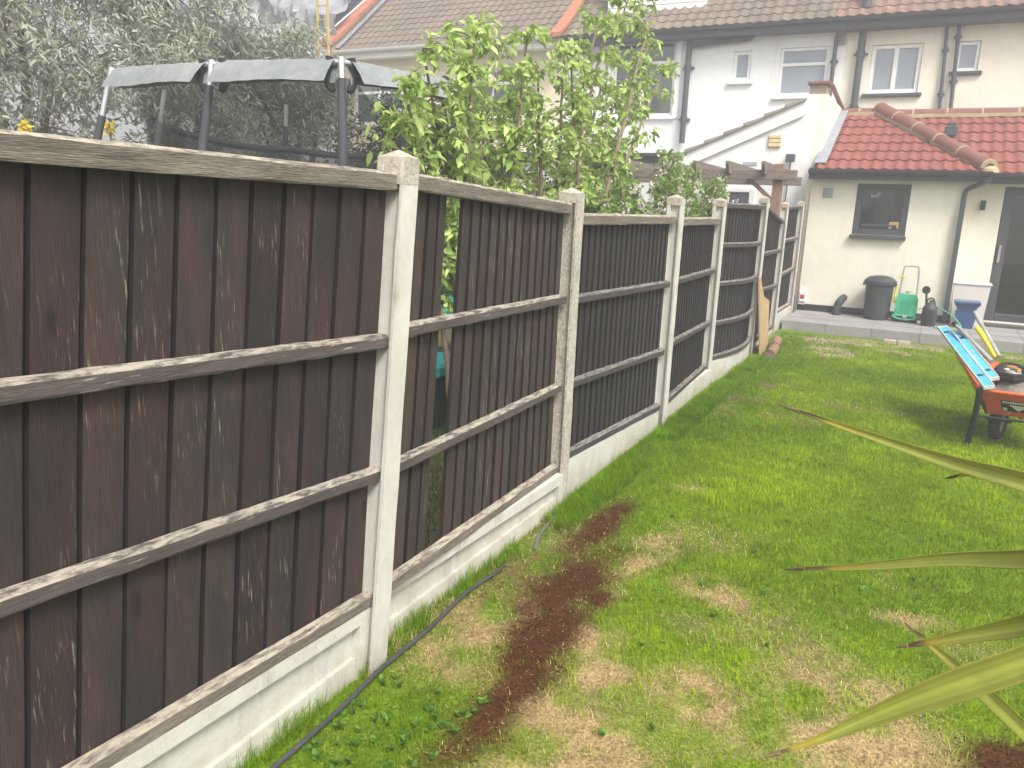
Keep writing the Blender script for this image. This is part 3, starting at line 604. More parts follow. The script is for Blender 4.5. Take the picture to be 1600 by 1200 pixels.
def tiles(mb, O, u, L, v, Sl, nrm, course, pitch, amp, butt, clip=None, res=6):
    O, u, v, nrm = Vector(O), Vector(u).normalized(), Vector(v).normalized(), Vector(nrm).normalized()
    nu = max(2, int(L/pitch*res)); nc = int(round(Sl/course)); cs = Sl/nc
    for c_ in range(nc):                  # from eave upwards
        off = 0.0
        rows = []
        for (t, h) in ((c_*cs-.03, butt), (c_*cs-.03, butt-.012 if c_ else 0), ):
            rows.append((t, h))
        rows = [(c_*cs-.02, .0), (c_*cs-.02, butt), ((c_+1)*cs, butt*.25)]
        vs = []; fs = []
        for (t, h) in rows:
            jj = 0
            for k in range(nu+1):
                a = k/nu*L; ww = .5+.5*math.cos(2*math.pi*a/pitch); hh = h+amp*ww**1.3*(1 if h > 0 or c_ == 0 else 1)
                vs.append(O+u*a+v*t+nrm*hh)
        for r_ in range(2):
            for k in range(nu):
                a = (k+.5)/nu*L
                if clip and not clip(a, c_*cs+cs*.5): continue
                fs.append((r_*(nu+1)+k, r_*(nu+1)+k+1, (r_+1)*(nu+1)+k+1, (r_+1)*(nu+1)+k))
        mb.add(vs, fs)
YM = 16.; EZ = 4.98; PIT = R(38); SL = 6.2
sv = Vector((0, math.cos(PIT), math.sin(PIT))); sn = Vector((0, -math.sin(PIT), math.cos(PIT)))
def main_roof(par, x0, x1, m, ex=.30, name='roof'):
    b = MB(); y0, z0 = YM-ex, EZ-.0
    tiles(b, (x0, y0, z0), (1, 0, 0), x1-x0, sv, SL, sn, .27, .20, .026, .020)
    # back pitch and underlay so that the roof is solid
    yr, zr = y0+SL*math.cos(PIT), z0+SL*math.sin(PIT)
    b.add([(x0, y0, z0-.02), (x1, y0, z0-.02), (x1, yr, zr-.02), (x0, yr, zr-.02), (x0, 2*yr-y0, z0-.02), (x1, 2*yr-y0, z0-.02)], [(0, 3, 2, 1), (3, 4, 5, 2), (0, 4, 3), (1, 2, 5)])
    return b.build(name, m, par)
def shell(mb, x0, x1, ops, z1=EZ, y0=YM, y1=24., th=.25):
    wall_open(mb, x0, x1, 0, z1, y0, y0+th, ops)
    mb.box(x0, y1-.2, 0, x1, y1, z1-.01); mb.box(x0, y0+th, 0, x0+.1, y1-.2, z1-.01); mb.box(x1-.1, y0+th, 0, x1, y1-.2, z1-.01)
    mb.box(x0+.1, y0+th, 2.55, x1-.1, y1-.2, 2.7)
def gutter(par, x0, x1, y, z, m, name='gutter', r=.055, fascia=.16):
    g = MB(); n = 8
    prof = [(-r*math.cos(math.pi*k/n), -r*math.sin(math.pi*k/n)) for k in range(n+1)]
    prof += [(r*.85, .0)]+[(r*.85*math.cos(math.pi*k/n), -r*.85*math.sin(math.pi*k/n)) for k in range(1, n)]+[(-r*.85, 0)]
    g.prism([(y+a, z+b) for a, b in prof], x0, x1, 'x')
    g.cbox(x0, y+r+.002, z-fascia, x1, y+r+.022, z+.03, .004)
    return g.build(name, m, par, True)
# --- house with the cream render (ours)
hC = thing('house', (1.0, YM, 0), 'cream rendered house with grey casement windows upstairs and a red tiled extension', 'house', 'terraced houses')
oc = [(-1.43, -.62, 3.74, 4.55), (-.11, .24, 4.06, 4.54), (1.6, 2.8, 3.5, 4.6)]
b = MB(); shell(b, -1.86, 5.0, oc); b.build('wall', 'render_c', hC)
window(hC, *oc[0], YM, mull=(-1.03,), sill='pipe', gm='frost', fw=.07); window(hC, *oc[1], YM, sill='pipe', gm='frost'); window(hC, *oc[2], YM, mull=(2.2,), sill='pipe')
main_roof(hC, -1.86, 5.0, 'tile_rust'); gutter(hC, -1.86, 5.0, YM-.34, EZ-.02, 'pipe')
MB().cbox(-1.86, YM-.27, EZ-.20, 5.0, YM-.003, EZ-.03, .004).build('soffit', 'pipe', hC)
def pipe(par, pts, r, m='pipe', name='downpipe', collars=()):
    p = MB().tube(smooth_path(pts, 3) if len(pts) > 2 else pts, r, 10)
    for c_ in collars: p.tube([Vector(c_)+Vector((0, 0, -.05)), Vector(c_)+Vector((0, 0, .05))], r*1.28, 10); p.box(c_[0]-r*2, c_[1]+r*.6, c_[2]-.015, c_[0]+r*2, YM-.002 if c_[1] > 15 else c_[1]+r*1.5, c_[2]+.015)
    return p.build(name, m, par, True)
pipe(hC, [(-1.60, YM-.09, 3.2), (-1.60, YM-.09, 5.6)], .058, collars=[(-1.60, YM-.09, z) for z in (3.5, 4.4, 5.2)])
pipe(hC, [(-.45, YM-.06, 4.86), (-.33, YM-.06, 4.85), (-.31, YM-.06, 4.78), (-.27, YM-.06, 4.2), (-.23, YM-.06, 3.2)], .028, collars=[(-.28, YM-.06, 4.4), (-.25, YM-.06, 3.7)])
pipe(hC, [(-.06, YM-.08, 3.2), (-.10, YM-.08, 4.2), (-.14, YM-.08, 4.98)][::-1], .032, collars=[(-.09, YM-.08, 3.9), (-.12, YM-.08, 4.6)])
for cb in (): pass
# party wall and chimney breast corbels
pw = thing('party_wall', (-1.9, 14.8, 0), 'rendered party wall with clay coping between the white and red roofed extensions', 'wall')
b = MB(); b.box(-2.06, 13.60, 0, -1.88, 15.998, 3.46); b.build('white_side', 'render_w', pw)
b = MB(); b.box(-1.879, 13.30, 0, -1.805, 13.598, 2.2); b.box(-1.879, 13.599, 0, -1.76, 15.997, 3.46); b.build('cream_side', 'render_c', pw)
b = MB(); b.cbox(-2.04, 13.62, 3.461, -1.79, 14.0, 3.60, .005); b.build('brick_top', 'brick', pw)
b = MB(); b.cbox(-2.08, 13.58, 3.601, -1.75, 14.02, 3.65, .01); b.prism([(14.02, 3.62), (15.98, 3.42), (15.98, 3.468), (14.02, 3.66)], -1.80, -1.74, 'x'); b.build('coping', 'ridge_red', pw)
cb = MB()
for k in range(5): cb.cbox(-2.10+.02*k, YM-.16+.025*k, 4.93-.07*(k+1), -1.885, YM-.002, 4.93-.07*k-.004, .006)
cb.build('corbel', 'brick', pw)
# --- red tiled extension
ext = thing('extension', (0, 13.3, 0), 'single storey cream extension with a red pantile hipped roof and dark framed window', 'extension')
YE = 13.25
b = MB(); ow = (-1.14, -.405, 1.375, 2.125)
wall_open(b, -1.80, .30, .13, 2.23, YE, YE+.2, [ow])
b.box(.10, YE+.2, .13, .30, 13.75, 2.23)
od = (.80, 3.2, .19, 2.13); wall_open(b, .301, 5.0, .13, 2.23, 13.70, 13.9, [od])
b.box(-1.80, YE+.2, .13, -1.70, 15.99, 2.23); b.box(4.9, 13.9, .13, 5.0, 15.99, 2.23)
b.build('wall', 'render_c', ext)
b = MB(); b.cbox(-1.80, YE-.012, .151, .29, YE-.001, .255, .003); b.cbox(.32, 13.688, .151, .79, 13.699, .255, .003); b.build('plinth', 'black', ext)
f = window(ext, *ow, YE-.02, sillw=.02, fm='dkgrey', sill='dkgrey', fw=.085, gm='glass_dk')
MB().cbox(ow[0]+.13, YE+.03, ow[2]+.13, ow[1]-.13, YE+.034, ow[2]+.16, .001).build('inner_bead', 'pipe', f)
# door
d = MB(); x0, x1, z0, z1 = od
d.cbox(x0+.002, 13.70, z0, x0+.13, 13.80, z1-.002, .01); d.cbox(x0+.13, 13.701, z0, x1, 13.799, z0+.11, .01); d.cbox(x0+.13, 13.701, z1-.12, x1, 13.799, z1-.002, .01); d.cbox(1.95, 13.702, z0+.11, 2.1, 13.798, z1-.12, .01)
d.cbox(x1-.12, 13.70, z0+.11, x1-.001, 13.80, z1-.121, .01)
dd = d.build('sliding_door', 'dkgrey', ext); MB().box(x0+.10, 13.745, z0+.08, x1-.1, 13.755, z1-.10).build('pane', 'glass_dk', dd)
MB().cbox(x0+.045, 13.66, 1.05, x0+.075, 13.699, 1.30, .006).build('handle', 'metalgrey', dd)
struct('extension_floor', MB().box(-1.69, 13.46, .0, 4.89, 15.98, .16), 'dark_in')
# roof
RY0, RZ0, RY1, RZ1 = 13.02, 2.30, 15.62, 3.36
rv = Vector((0, RY1-RY0, RZ1-RZ0)); RL = rv.length; rv.normalize(); rn = Vector((0, -rv.z, rv.y))
hipx = lambda t: .52-(.52+1.12)*t/RL
b = MB(); tiles(b, (-1.72, RY0, RZ0), (1, 0, 0), 2.34, rv, RL, rn, .40, .155, .022, .030, clip=lambda a, t: -1.72+a < hipx(t)+.02 and -1.72+a > -1.80+.0*t, res=8)
b.build('roof', 'tile_red', ext)
rv2 = Vector((0, RY1-13.38, RZ1-.05-RZ0)); RL2 = rv2.length; rv2.normalize(); rn2 = Vector((0, -rv2.z, rv2.y))
b = MB(); tiles(b, (-1.10, 13.38, RZ0-.01), (1, 0, 0), 6.2, rv2, RL2, rn2, .38, .155, .022, .030, clip=lambda a, t: -1.10+a > .52-1.62*t/RL2-.05, res=8)
b.build('roof', 'tile_red', ext)
b = MB(); b.add([(-1.80, RY0, RZ0-.03), (.50, RY0, RZ0-.03), (-1.14, RY1, RZ1-.03), (-1.80, RY1, RZ1-.03)], [(0, 1, 2, 3)]); b.add([(.50, RY0+.36, RZ0-.05), (5, RY0+.36, RZ0-.05), (5, RY1, RZ1-.11), (-1.14, RY1, RZ1-.11)], [(0, 1, 2, 3)]); b.build('roof_deck', 'black', ext)
# ridge tiles with mortar joints
def ridge(pa, pb, r, n, par, nrm=(0, 0, 1)):
    pa, pb = Vector(pa), Vector(pb); 
    for k in range(n):
        a, c_ = pa.lerp(pb, k/n), pa.lerp(pb, (k+1)/n); d = (c_-a).normalized(); sdv = d.cross(Vector((0, 0, 1))).normalized(); up = sdv.cross(d)
        if up.z < 0: up = -up
        q = MB(); K = 10; vs = []
        for (p, rr) in ((a+d*.008, r*1.05), (a.lerp(c_, .5), r*1.02), (c_-d*.008, r)):
            for j in range(K+1):
                th = math.pi*j/K; vs.append(p+sdv*math.cos(th)*rr+up*math.sin(th)*rr)
        fs = [(i*(K+1)+j, i*(K+1)+j+1, (i+1)*(K+1)+j+1, (i+1)*(K+1)+j) for i in range(2) for j in range(K)]
        fs += [tuple(range(K, -1, -1)), tuple(2*(K+1)+j for j in range(K+1))]
        q.add(vs, fs); q.build('ridge_tile', 'ridge_red', par, True)
    for k in range(n+1):
        mm = MB(); a = pa.lerp(pb, k/n); d = (pb-pa).normalized(); sdv = d.cross(Vector((0, 0, 1))).normalized(); up = sdv.cross(d)
        if up.z < 0: up = -up
        vs = []; K = 10
        for s_ in (-.013, .013):
            for rr in (r*.6, r*1.09):
                for j in range(K+1):
                    th = math.pi*j/K; vs.append(a+d*s_+sdv*math.cos(th)*rr+up*math.sin(th)*rr)
        N = K+1; fs = []
        for j in range(K): fs += [(N+j, N+j+1, 3*N+j+1, 3*N+j), (j, j+1, N+j+1, N+j), (2*N+j, 3*N+j, 3*N+j+1, 2*N+j+1)]
        mm.add(vs, fs); mm.build('mortar_joint', 'mortar', par)
ridge((-1.80, RY1, RZ1+.0), (-1.13, RY1, RZ1+.0), .10, 2, ext)
ridge((-1.13, RY1-.02, RZ1-.03), (5.0, RY1-.02, RZ1-.03), .095, 12, ext)
ridge((.52, RY0+.05, RZ0+.06), (-1.14, RY1-.05, RZ1+.07), .115, 5, ext)
b = MB()
b.beam((.46, RY0+.03, RZ0+.045), (-1.22, RY1-.06, RZ1+.03), .06, .07, seg=24, jit=.008)
b.beam((-1.78, RY1-.12, RZ1-.012), (-1.16, RY1-.12, RZ1-.012), .06, .06, seg=12, jit=.006); b.beam((-1.0, RY1-.12, RZ1-.055), (5.0, RY1-.12, RZ1-.055), .06, .06, seg=50, jit=.006)
b.lathe((.53, RY0+.10, RZ0-.0), [(.13, 0), (.12, .05), (.07, .085), (.01, .10)], 14); b.build('mortar_bed', 'mortar', ext, True)
b = MB(); b.beam((-1.70, RY0+.14, RZ0+.115), (-1.72, RY1-.14, RZ1+.05), .17, .012, up=(0, 0, 1), seg=12, jit=.004); b.build('lead_flashing', 'lead', ext)
gutter(ext, -1.83, .58, RY0-.02, RZ0+.01, 'dkgrey', r=.06, fascia=.14); gutter(ext, .58, 5.0, 13.36, RZ0+.0, 'dkgrey', r=.06, fascia=.14)
MB().box(-1.80, RY0+.06, RZ0-.125, .45, YE-.002, RZ0-.075).build('soffit', 'dkgrey', ext); MB().box(.46, 13.44, RZ0-.125, 5.0, 13.698, RZ0-.075).build('soffit', 'dkgrey', ext)
p = MB(); p.tube(smooth_path([(.52, RY0-.0, 2.24), (.50, RY0+.02, 2.17), (.36, YE-.10, 2.10), (.29, YE-.065, 2.03), (.285, YE-.065, 1.8)], 4), .034, 10); p.beam((.285, YE-.065, 1.85), (.285, YE-.065, .16), .065, .065, up=(0, 1, 0)); p.build('downpipe', 'dkgrey', ext, True)
b = MB(); b.cbox(-.10, 14.50, 2.90, .08, 14.66, 3.06, .02); b.cbox(-.07, 14.52, 3.06, .05, 14.64, 3.11, .01); b.build('roof_vent', 'dkgrey', ext)
b = MB(); b.cbox(-1.62, YE-.012, 1.90, -1.47, YE-.001, 2.05, .003)
for k in range(5): b.cbox(-1.61, YE-.024, 1.915+.026*k, -1.48, YE-.013, 1.929+.026*k, .002)
b.build('air_vent', 'greyvent', ext)
# things fixed to / standing on the extension
t = thing('wall_light', (.55, 13.69, 1.85), 'small black up-down wall light beside the sliding door', 'wall light')
MB().tube([(.55, 13.62, 1.79), (.55, 13.62, 1.93)], .035, 14).build('lamp_body', 'black', t, True); MB().cbox(.52, 13.655, 1.83, .58, 13.698, 1.89, .005).build('bracket', 'black', t)
t = thing('socket_box', (-1.765, 13.24, .35), 'white outdoor socket box with a red switch low on the cream wall', 'socket')
MB().cbox(-1.79, 13.19, .285, -1.68, 13.249, .46, .01).build('box', 'white', t, False); MB().cbox(-1.765, 13.183, .34, -1.705, 13.189, .40, .004).build('switch', 'red', t)
MB().cbox(-1.79, 13.18, .245, -1.69, 13.248, .27, .004).build('lower_lip', 'greyvent', t)
t = thing('soil_pipe', (-1.17, 13.1, .15), 'black bent soil pipe rising from the patio against the wall', 'pipe')
MB().tube(smooth_path([(-1.19, 13.02, .12), (-1.185, 13.03, .28), (-1.16, 13.06, .36), (-1.13, 13.16, .40), (-1.13, 13.24, .40)], 5), .055, 16).build('pipe_body', 'bin', t, True)
MB().tube([(-1.19, 13.02, .15), (-1.188, 13.025, .20)], .066, 16).build('collar', 'bin', t, True)
t = thing('card', (-.56, 13.4, 1.5), 'small yellow card in the lower right corner of the dark kitchen window', 'card')
MB().cbox(-.635, YE+.040, 1.475, -.51, YE+.043, 1.575, .001).build('card_face', 'card', t)
MB().prism([(-.585+.045*math.cos(math.pi*k/10)+.02, 1.477+.03*math.sin(math.pi*k/10)) for k in range(11)], YE+.0372, YE+.0392, 'y').build('black_shape', 'black', t)
q = MB()
for k in range(4): q.box(-.62+.026*k, YE+.038, 1.545, -.604+.026*k, YE+.0395, 1.555)
q.build('print', 'black', t)
# pale lettering hung in the kitchen window
t = thing('window_sign', (-.9, 13.5, 1.9), 'pale looped lettering near the top of the kitchen window', 'sign')
def stroke(mb, P, x0, z0, s_): mb.tube(smooth_path([(x0+a*s_, 13.288, z0+b*s_) for a, b in P], 5), .003, 6)
q = MB(); stroke(q, [(0, 1), (0, 0), (.45, .05), (.5, .35), (.3, .5), (.05, .3)], -.93, 1.93, .06); stroke(q, [(.75, .5), (.55, .35), (.65, .0), (.95, .1), (.98, .5), (1.0, .0)], -.93, 1.93, .06); stroke(q, [(1.2, 0), (1.3, .8), (1.5, 1.1), (1.55, .8)], -.93, 1.93, .06); stroke(q, [(1.5, 0), (1.65, .8), (1.85, 1.1), (1.95, .9)], -.93, 1.93, .06)
q.build('letters', 'white', t, True)
t = thing('curtain_strip', (-.5, 13.6, 1.2), 'brown wooden door edge seen through the kitchen window', 'door'); MB().cbox(-.66, 13.75, .2, -.46, 13.80, 2.2, .01).build('door_leaf', mat('inner door', (.45, .22, .10)), t)
t = thing('sofa', (1.6, 15, 0), 'dim grey furniture behind the sliding door glass', 'sofa')
MB().cbox(1.0, 14.8, .16, 2.6, 15.5, .55, .06).build('seat', 'dark_in', t); MB().cbox(1.0, 15.4, .55, 2.6, 15.6, .95, .05).build('backrest', 'dark_in', t)
# dustbin
t = thing('dustbin', (-.63, 12.98, .15), 'round black plastic dustbin with its lid on, against the cream wall', 'dustbin')
pr = [(.165, 0), (.17, .01), (.178, .14), (.192, .48), (.20, .55)]
MB().lathe((-.63, 12.97, .15), pr, 32).build('bin_body', 'bin', t, True)
MB().lathe((-.63, 12.97, .69), [(.205, -.02), (.222, -.015), (.224, .03), (.205, .05), (.16, .085), (.09, .105), (.0, .11)], 32).build('lid', 'bin', t, True)
h_ = MB()
for s_ in (-1, 1): h_.cbox(-.63+s_*.215-.02, 12.94, .645, -.63+s_*.215+.02, 13.0, .69, .008)
h_.build('handle', 'bin', t)
# hose reel cart
hx, hy = -.24, 12.93
t = thing('hose_cart', (hx, hy, .15), 'green hose reel cart with a tall grey tube handle beside the dustbin', 'hose cart')
MB().tube(smooth_path([(hx-.125, hy+.06, .17), (hx-.115, hy+.08, .55), (hx-.10, hy+.10, .90), (hx-.07, hy+.105, .955), (hx+.07, hy+.105, .955), (hx+.10, hy+.10, .90), (hx+.115, hy+.08, .55), (hx+.125, hy+.06, .17)], 5), .012, 10).build('handle', 'metalgrey', t, True)
b = MB(); b.prism([(hx-.115, .56), (hx+.115, .56), (hx+.145, .50), (hx+.15, .30), (hx+.13, .255), (hx-.13, .255), (hx-.15, .30), (hx-.145, .50)], hy-.09, hy+.06, 'y'); b.build('reel_cover', 'hosegreen', t)
b = MB()
for k in range(6): b.cbox(hx-.07+.024*k, hy-.097, .28, hx-.06+.024*k, hy-.0905, .49, .001)
b.tube([(hx-.165, hy-.1, .25)]+[(hx+.165*math.cos(a), hy-.1, .25+.055*math.sin(a)) for a in [math.pi+math.pi*k/10 for k in range(1, 10)]]+[(hx+.165, hy-.1, .25)], .013, 8); b.tube([(hx-.165, hy-.1, .25), (hx+.165, hy-.1, .25)], .010, 8)
b.build('front_guard', 'hosegreen', t)
b = MB(); b.cbox(hx-.16, hy-.10, .165, hx+.16, hy+.06, .20, .01); b.build('base', 'black', t)
for s_ in (-1, 1): MB().tube([(hx+s_*.155-.015, hy, .20), (hx+s_*.155+.015, hy, .20)], .05, 20).build('wheel', 'black', t, True)
MB().cbox(hx-.028, hy-.125, .215, hx+.028, hy-.112, .265, .004).build('badge', 'metalgrey', t)
b = MB(); b.tube([(hx-.0, hy-.02, .555), (hx, hy-.02, .60)], .02, 10); b.tube([(hx-.04, hy-.02, .60), (hx+.04, hy-.02, .60)], .012, 8); b.build('tap_connector', 'metalgrey', t, True)
b = MB(); b.tube([(hx-.17, hy-.02, .42), (hx-.165, hy+.0, .58), (hx-.155, hy, .66)], [.016, .013, .022], 8); b.build('spray_gun', 'yellow', t, True)
MB().cbox(hx-.16, hy+.06, .79, hx-.07, hy+.09, .81, .004).build('clip', 'yellow', t)
# sprayer
sx_, sy_ = .075, 12.72
t = thing('sprayer', (sx_, sy_, .15), 'small dark grey bottle sprayer with a round black head, right of the green cart', 'sprayer')
MB().lathe((sx_, sy_, .15), [(.085, 0), (.098, .02), (.10, .2), (.09, .27), (.05, .32), (.025, .34), (.022, .37)], 20).build('bottle', 'bin', t, True)
b = MB(); b.tube(smooth_path([(sx_-.06, sy_, .45), (sx_-.04, sy_, .53), (sx_+.02, sy_, .54), (sx_+.055, sy_, .45)], 4), .012, 8)
for k in range(5): b.cbox(sx_-.06+.026*k, sy_-.104, .20, sx_-.05+.026*k, sy_-.095, .40, .002)
b.build('handle', 'black', t, True)
b = MB(); b.tube([(sx_-.06, sy_+.03, .45), (sx_-.075, sy_+.03, .60)], .014, 8); b.tube([(sx_-.085, sy_-.0, .655), (sx_-.085, sy_+.035, .655)], .055, 20); b.build('round_head', 'black', t, True)
tag(MB().tube(smooth_path([(-.08, 12.85, .36), (.12, 12.85, .42), (.28, 12.75, .37), (.42, 12.62, .28), (.49, 12.5, .19), (.46, 12.42, .165), (.30, 12.42, .163), (.15, 12.5, .163)]), .009, 8).build('hose', 'hosetube', smooth=True), 'thin green hose curling from the cart onto the patio', 'hose')
# blue pot
t = thing('planter', (.53, 12.9, .15), 'chipped blue square planter with a flared rim standing before the white tub', 'planter')
def frustum(mb, cx, cy, z0, z1, a0, a1, b0=None, b1=None):
    b0 = b0 or a0; b1 = b1 or a1
    mb.add([(cx-a0, cy-b0, z0), (cx+a0, cy-b0, z0), (cx+a0, cy+b0, z0), (cx-a0, cy+b0, z0), (cx-a1, cy-b1, z1), (cx+a1, cy-b1, z1), (cx+a1, cy+b1, z1), (cx-a1, cy+b1, z1)], [(3, 2, 1, 0), (4, 5, 6, 7), (0, 1, 5, 4), (1, 2, 6, 5), (2, 3, 7, 6), (3, 0, 4, 7)])
b = MB(); frustum(b, .53, 12.90, .15, .37, .105, .135); frustum(b, .53, 12.90, .3705, .45, .115, .125); b.build('pot_body', 'bluepot', t)
b = MB(); frustum(b, .53, 12.90, .4505, .50, .13, .165); b.cbox(.365, 12.735, .5005, .695, 13.065, .53, .008); b.build('pot_rim', 'bluepot', t)
# white tub
t = thing('storage_tub', (.56, 13.4, .15), 'large off white plastic tub with a lip standing by the sliding door', 'tub')
b = MB(); frustum(b, .565, 13.34, .15, .735, .20, .235, .15, .17); b.build('tub_body', 'whitebox', t)
b = MB(); b.cbox(.315, 13.155, .7355, .82, 13.53, .76, .008); b.build('tub_lip', 'whitebox', t)
# --- white neighbouring house
hB = thing('house', (-4.6, YM, 0), 'white rendered house with a large bay window and a half drained upstairs gutter', 'house', 'terraced houses')
XB0, XB1 = -7.35, -1.862
ob = [(-6.25, -4.95, 3.42, 4.86), (-2.98, -2.13, 3.74, 4.58), (-3.84, -3.50, 4.03, 4.57)]
b = MB(); shell(b, XB0, XB1, ob); b.build('wall', 'render_w', hB)
window(hB, *ob[0], YM, mull=(-5.62,), trans=((-6.2, -5.0, 4.44),), curt=((-5.55, -5.03, 3.5, 4.4), (-6.2, -6.0, 3.5, 4.4)))
window(hB, *ob[1], YM, trans=((-2.94, -2.17, 4.29),), gm='frost', fw=.055); window(hB, *ob[2], YM, gm='frost', fw=.07)
f0 = MB(); f0.cbox(-6.36, YM-.03, 3.38, -6.252, YM-.001, 4.97, .005); f0.cbox(-4.948, YM-.03, 3.38, -4.84, YM-.001, 4.97, .005); f0.cbox(-6.36, YM-.03, 4.862, -4.84, YM-.001, 4.97, .005)
f0.build('window_surround', 'render_w', hB)
main_roof(hB, XB0, -2.05, 'tile_brown'); main_roof(hB, -2.05, XB1, 'tile_rust', name='roof'); gutter(hB, XB0, XB1, YM-.34, EZ-.02, 'pipe', r=.05)
MB().cbox(XB0, YM-.27, EZ-.18, XB1, YM-.003, EZ-.03, .004).build('soffit', 'pipe', hB)
pipe(hB, [(-4.68, YM-.10, 2.9), (-4.68, YM-.10, 4.86)], .055, collars=[(-4.68, YM-.10, 3.35), (-4.68, YM-.10, 4.3)])
pipe(hB, [(-4.66, YM-.10, 4.70), (-4.2, YM-.10, 4.73), (-3.62, YM-.10, 4.76), (-3.5, YM-.11, 4.80), (-3.45, YM-.16, 4.92), (-3.43, YM-.3, 4.98)], .05)
pipe(hB, [(-2.03, YM-.08, 3.5), (-2.03, YM-.08, 4.95)], .034, collars=[(-2.03, YM-.08, 4.3)])
dm = MB(); dm.cbox(-6.55, 16.32, 5.3, -4.55, 18.6, 7.6, .02)
for k in range(8): dm.cbox(-6.57, 16.30, 5.42+.15*k, -4.53, 16.319, 5.555+.15*k, .005)
dm.build('dormer', 'gutw', hB)
# lean-to of the white house
lt = thing('lean_to', (-3.0, 13.6, 0), 'white rendered lean-to with a sloping tiled verge behind the pergola', 'lean-to')
YL = 13.6; Zs = lambda x: 2.50+(3.40-2.50)*(x+4.05)/(4.05-1.99)
b = MB(); b.prism([(-4.0, 0), (-2.062, 0), (-2.062, Zs(-2.062)-.05), (-4.0, Zs(-4.0)-.05)], YL, YL+.2, 'y')
b.prism([(-4.0, 0), (-3.9, 0), (-3.9, 2.4), (-4.0, 2.4)], YL+.2, YM-.002, 'y'); b.build('wall', 'render_w', lt)
b = MB(); sl_ = (3.40-2.50)/(4.05-1.99)
b.prism([(-4.16, Zs(-4.16)-.17), (-3.9, Zs(-3.9)-.22), (-2.10, Zs(-2.10)-.22), (-2.065, Zs(-2.065)-.20), (-2.065, Zs(-2.065)+.0), (-4.16, Zs(-4.16)+.0)], YL-.045, YL-.002, 'y'); b.build('bargeboard', 'render_w', lt)
b = MB(); n_ = 7; xs_ = [-4.22+(4.22-2.065)*k/n_ for k in range(n_+1)]
for k in range(n_):
    a, c_ = xs_[k], xs_[k+1]+(.03 if k < n_-1 else 0); b.prism([(a, Zs(a)+.004), (c_, Zs(c_)-.0), (c_, Zs(c_)+.03), (a, Zs(a)+.07)], YL-.085, YM-.005, 'y')
b.build('roof', mat('pale verge tile', (.30, .28, .25), (.23, .215, .19), bump=.4), lt)
b = MB(); b.cbox(-2.58, YL-.025, 2.66, -2.38, YL-.001, 2.86, .004)
for k in range(3): b.cbox(-2.57, YL-.04, 2.675+.062*k, -2.39, YL-.026, 2.725+.062*k, .005)
b.build('air_vent', 'creamvent', lt)
MB().cbox(-2.95, YL-.012, 2.38, -2.72, YL-.001, 2.44, .004).build('slot_vent', 'greyvent', lt)
b = MB(); b.cbox(-3.22, YL-.03, .3, -3.12, YL-.001, 2.02, .01); b.cbox(-2.80, YL-.03, .3, -2.70, YL-.001, 2.02, .01); b.cbox(-3.12, YL-.029, 1.95, -2.80, YL-.001, 2.02, .01)
dj = b.build('side_door', 'gutw', lt); MB().box(-3.119, YL-.012, .3, -2.801, YL-.004, 1.949).build('pane', 'pipe', dj)
t = thing('flood_light', (-2.2, 13.55, 2.5), 'small dark flood light with a cable dropping down the white lean-to wall', 'flood light')
MB().cbox(-2.27, YL-.12, 2.44, -2.13, YL-.05, 2.56, .01).build('lamp_head', 'pipe', t); MB().tube([(-2.20, YL-.03, 2.44), (-2.22, YL-.03, 1.8), (-2.25, YL-.03, .9)], .010, 6).build('cable', 'pipe', t)
# flat roofed room left of the lean-to
fr = thing('garden_room', (-5.7, 14.4, 0), 'low white flat roofed room with a dark gutter behind the leafy shrub', 'extension')
b = MB(); wall_open(b, -8.6, -4.17, 0, 2.42, 14.6, 14.8, [(-8.0, -6.4, .9, 2.0), (-6.1, -5.0, .9, 2.0)]); b.box(-8.6, 14.8, 0, -8.5, YM-.002, 2.42); b.box(-8.6, 14.6, 2.42, -4.17, YM-.002, 2.5); b.build('wall', 'render_w', fr)
window(fr, -8.0, -6.4, .9, 2.0, 14.6, mull=(-7.2,)); window(fr, -6.1, -5.0, .9, 2.0, 14.6, mull=(-5.55,))
gutter(fr, -8.65, -4.23, 14.45, 2.60, 'pipe', r=.06, fascia=.15)
b = MB(); b.cbox(-8.65, 14.53, 2.50, -4.22, YM-.002, 2.62, .01); b.build('roof', 'lead', fr)
# --- cream house with white gutter
hA = thing('house', (-10.3, YM, 0), 'cream house with a wide brown tiled roof and white gutter behind the shrub', 'house', 'terraced houses')
oa = [(-12.9, -11.5, 3.35, 4.45), (-9.9, -8.3, 3.45, 4.55), (-12.6, -10.8, 1.0, 2.2)]
b = MB(); shell(b, -13.2, XB0, oa); b.build('wall', 'render_y', hA)
for o_ in oa: window(hA, *o_, YM, mull=((o_[0]+o_[1])/2,), trans=((o_[0]+.05, o_[1]-.05, o_[2]+.72),))
main_roof(hA, -13.2, XB0, 'tile_brown'); gutter(hA, -13.3, XB0, YM-.36, EZ+.0, 'gutw', r=.07, fascia=.2)
MB().cbox(-13.3, YM-.27, EZ-.20, XB0, YM-.003, EZ-.03, .004).build('soffit', 'gutw', hA)
cw = thing('roof_party_wall', (-13.4, YM, 5), 'stepped brick party wall with bright orange coping rising up the roof', 'wall')
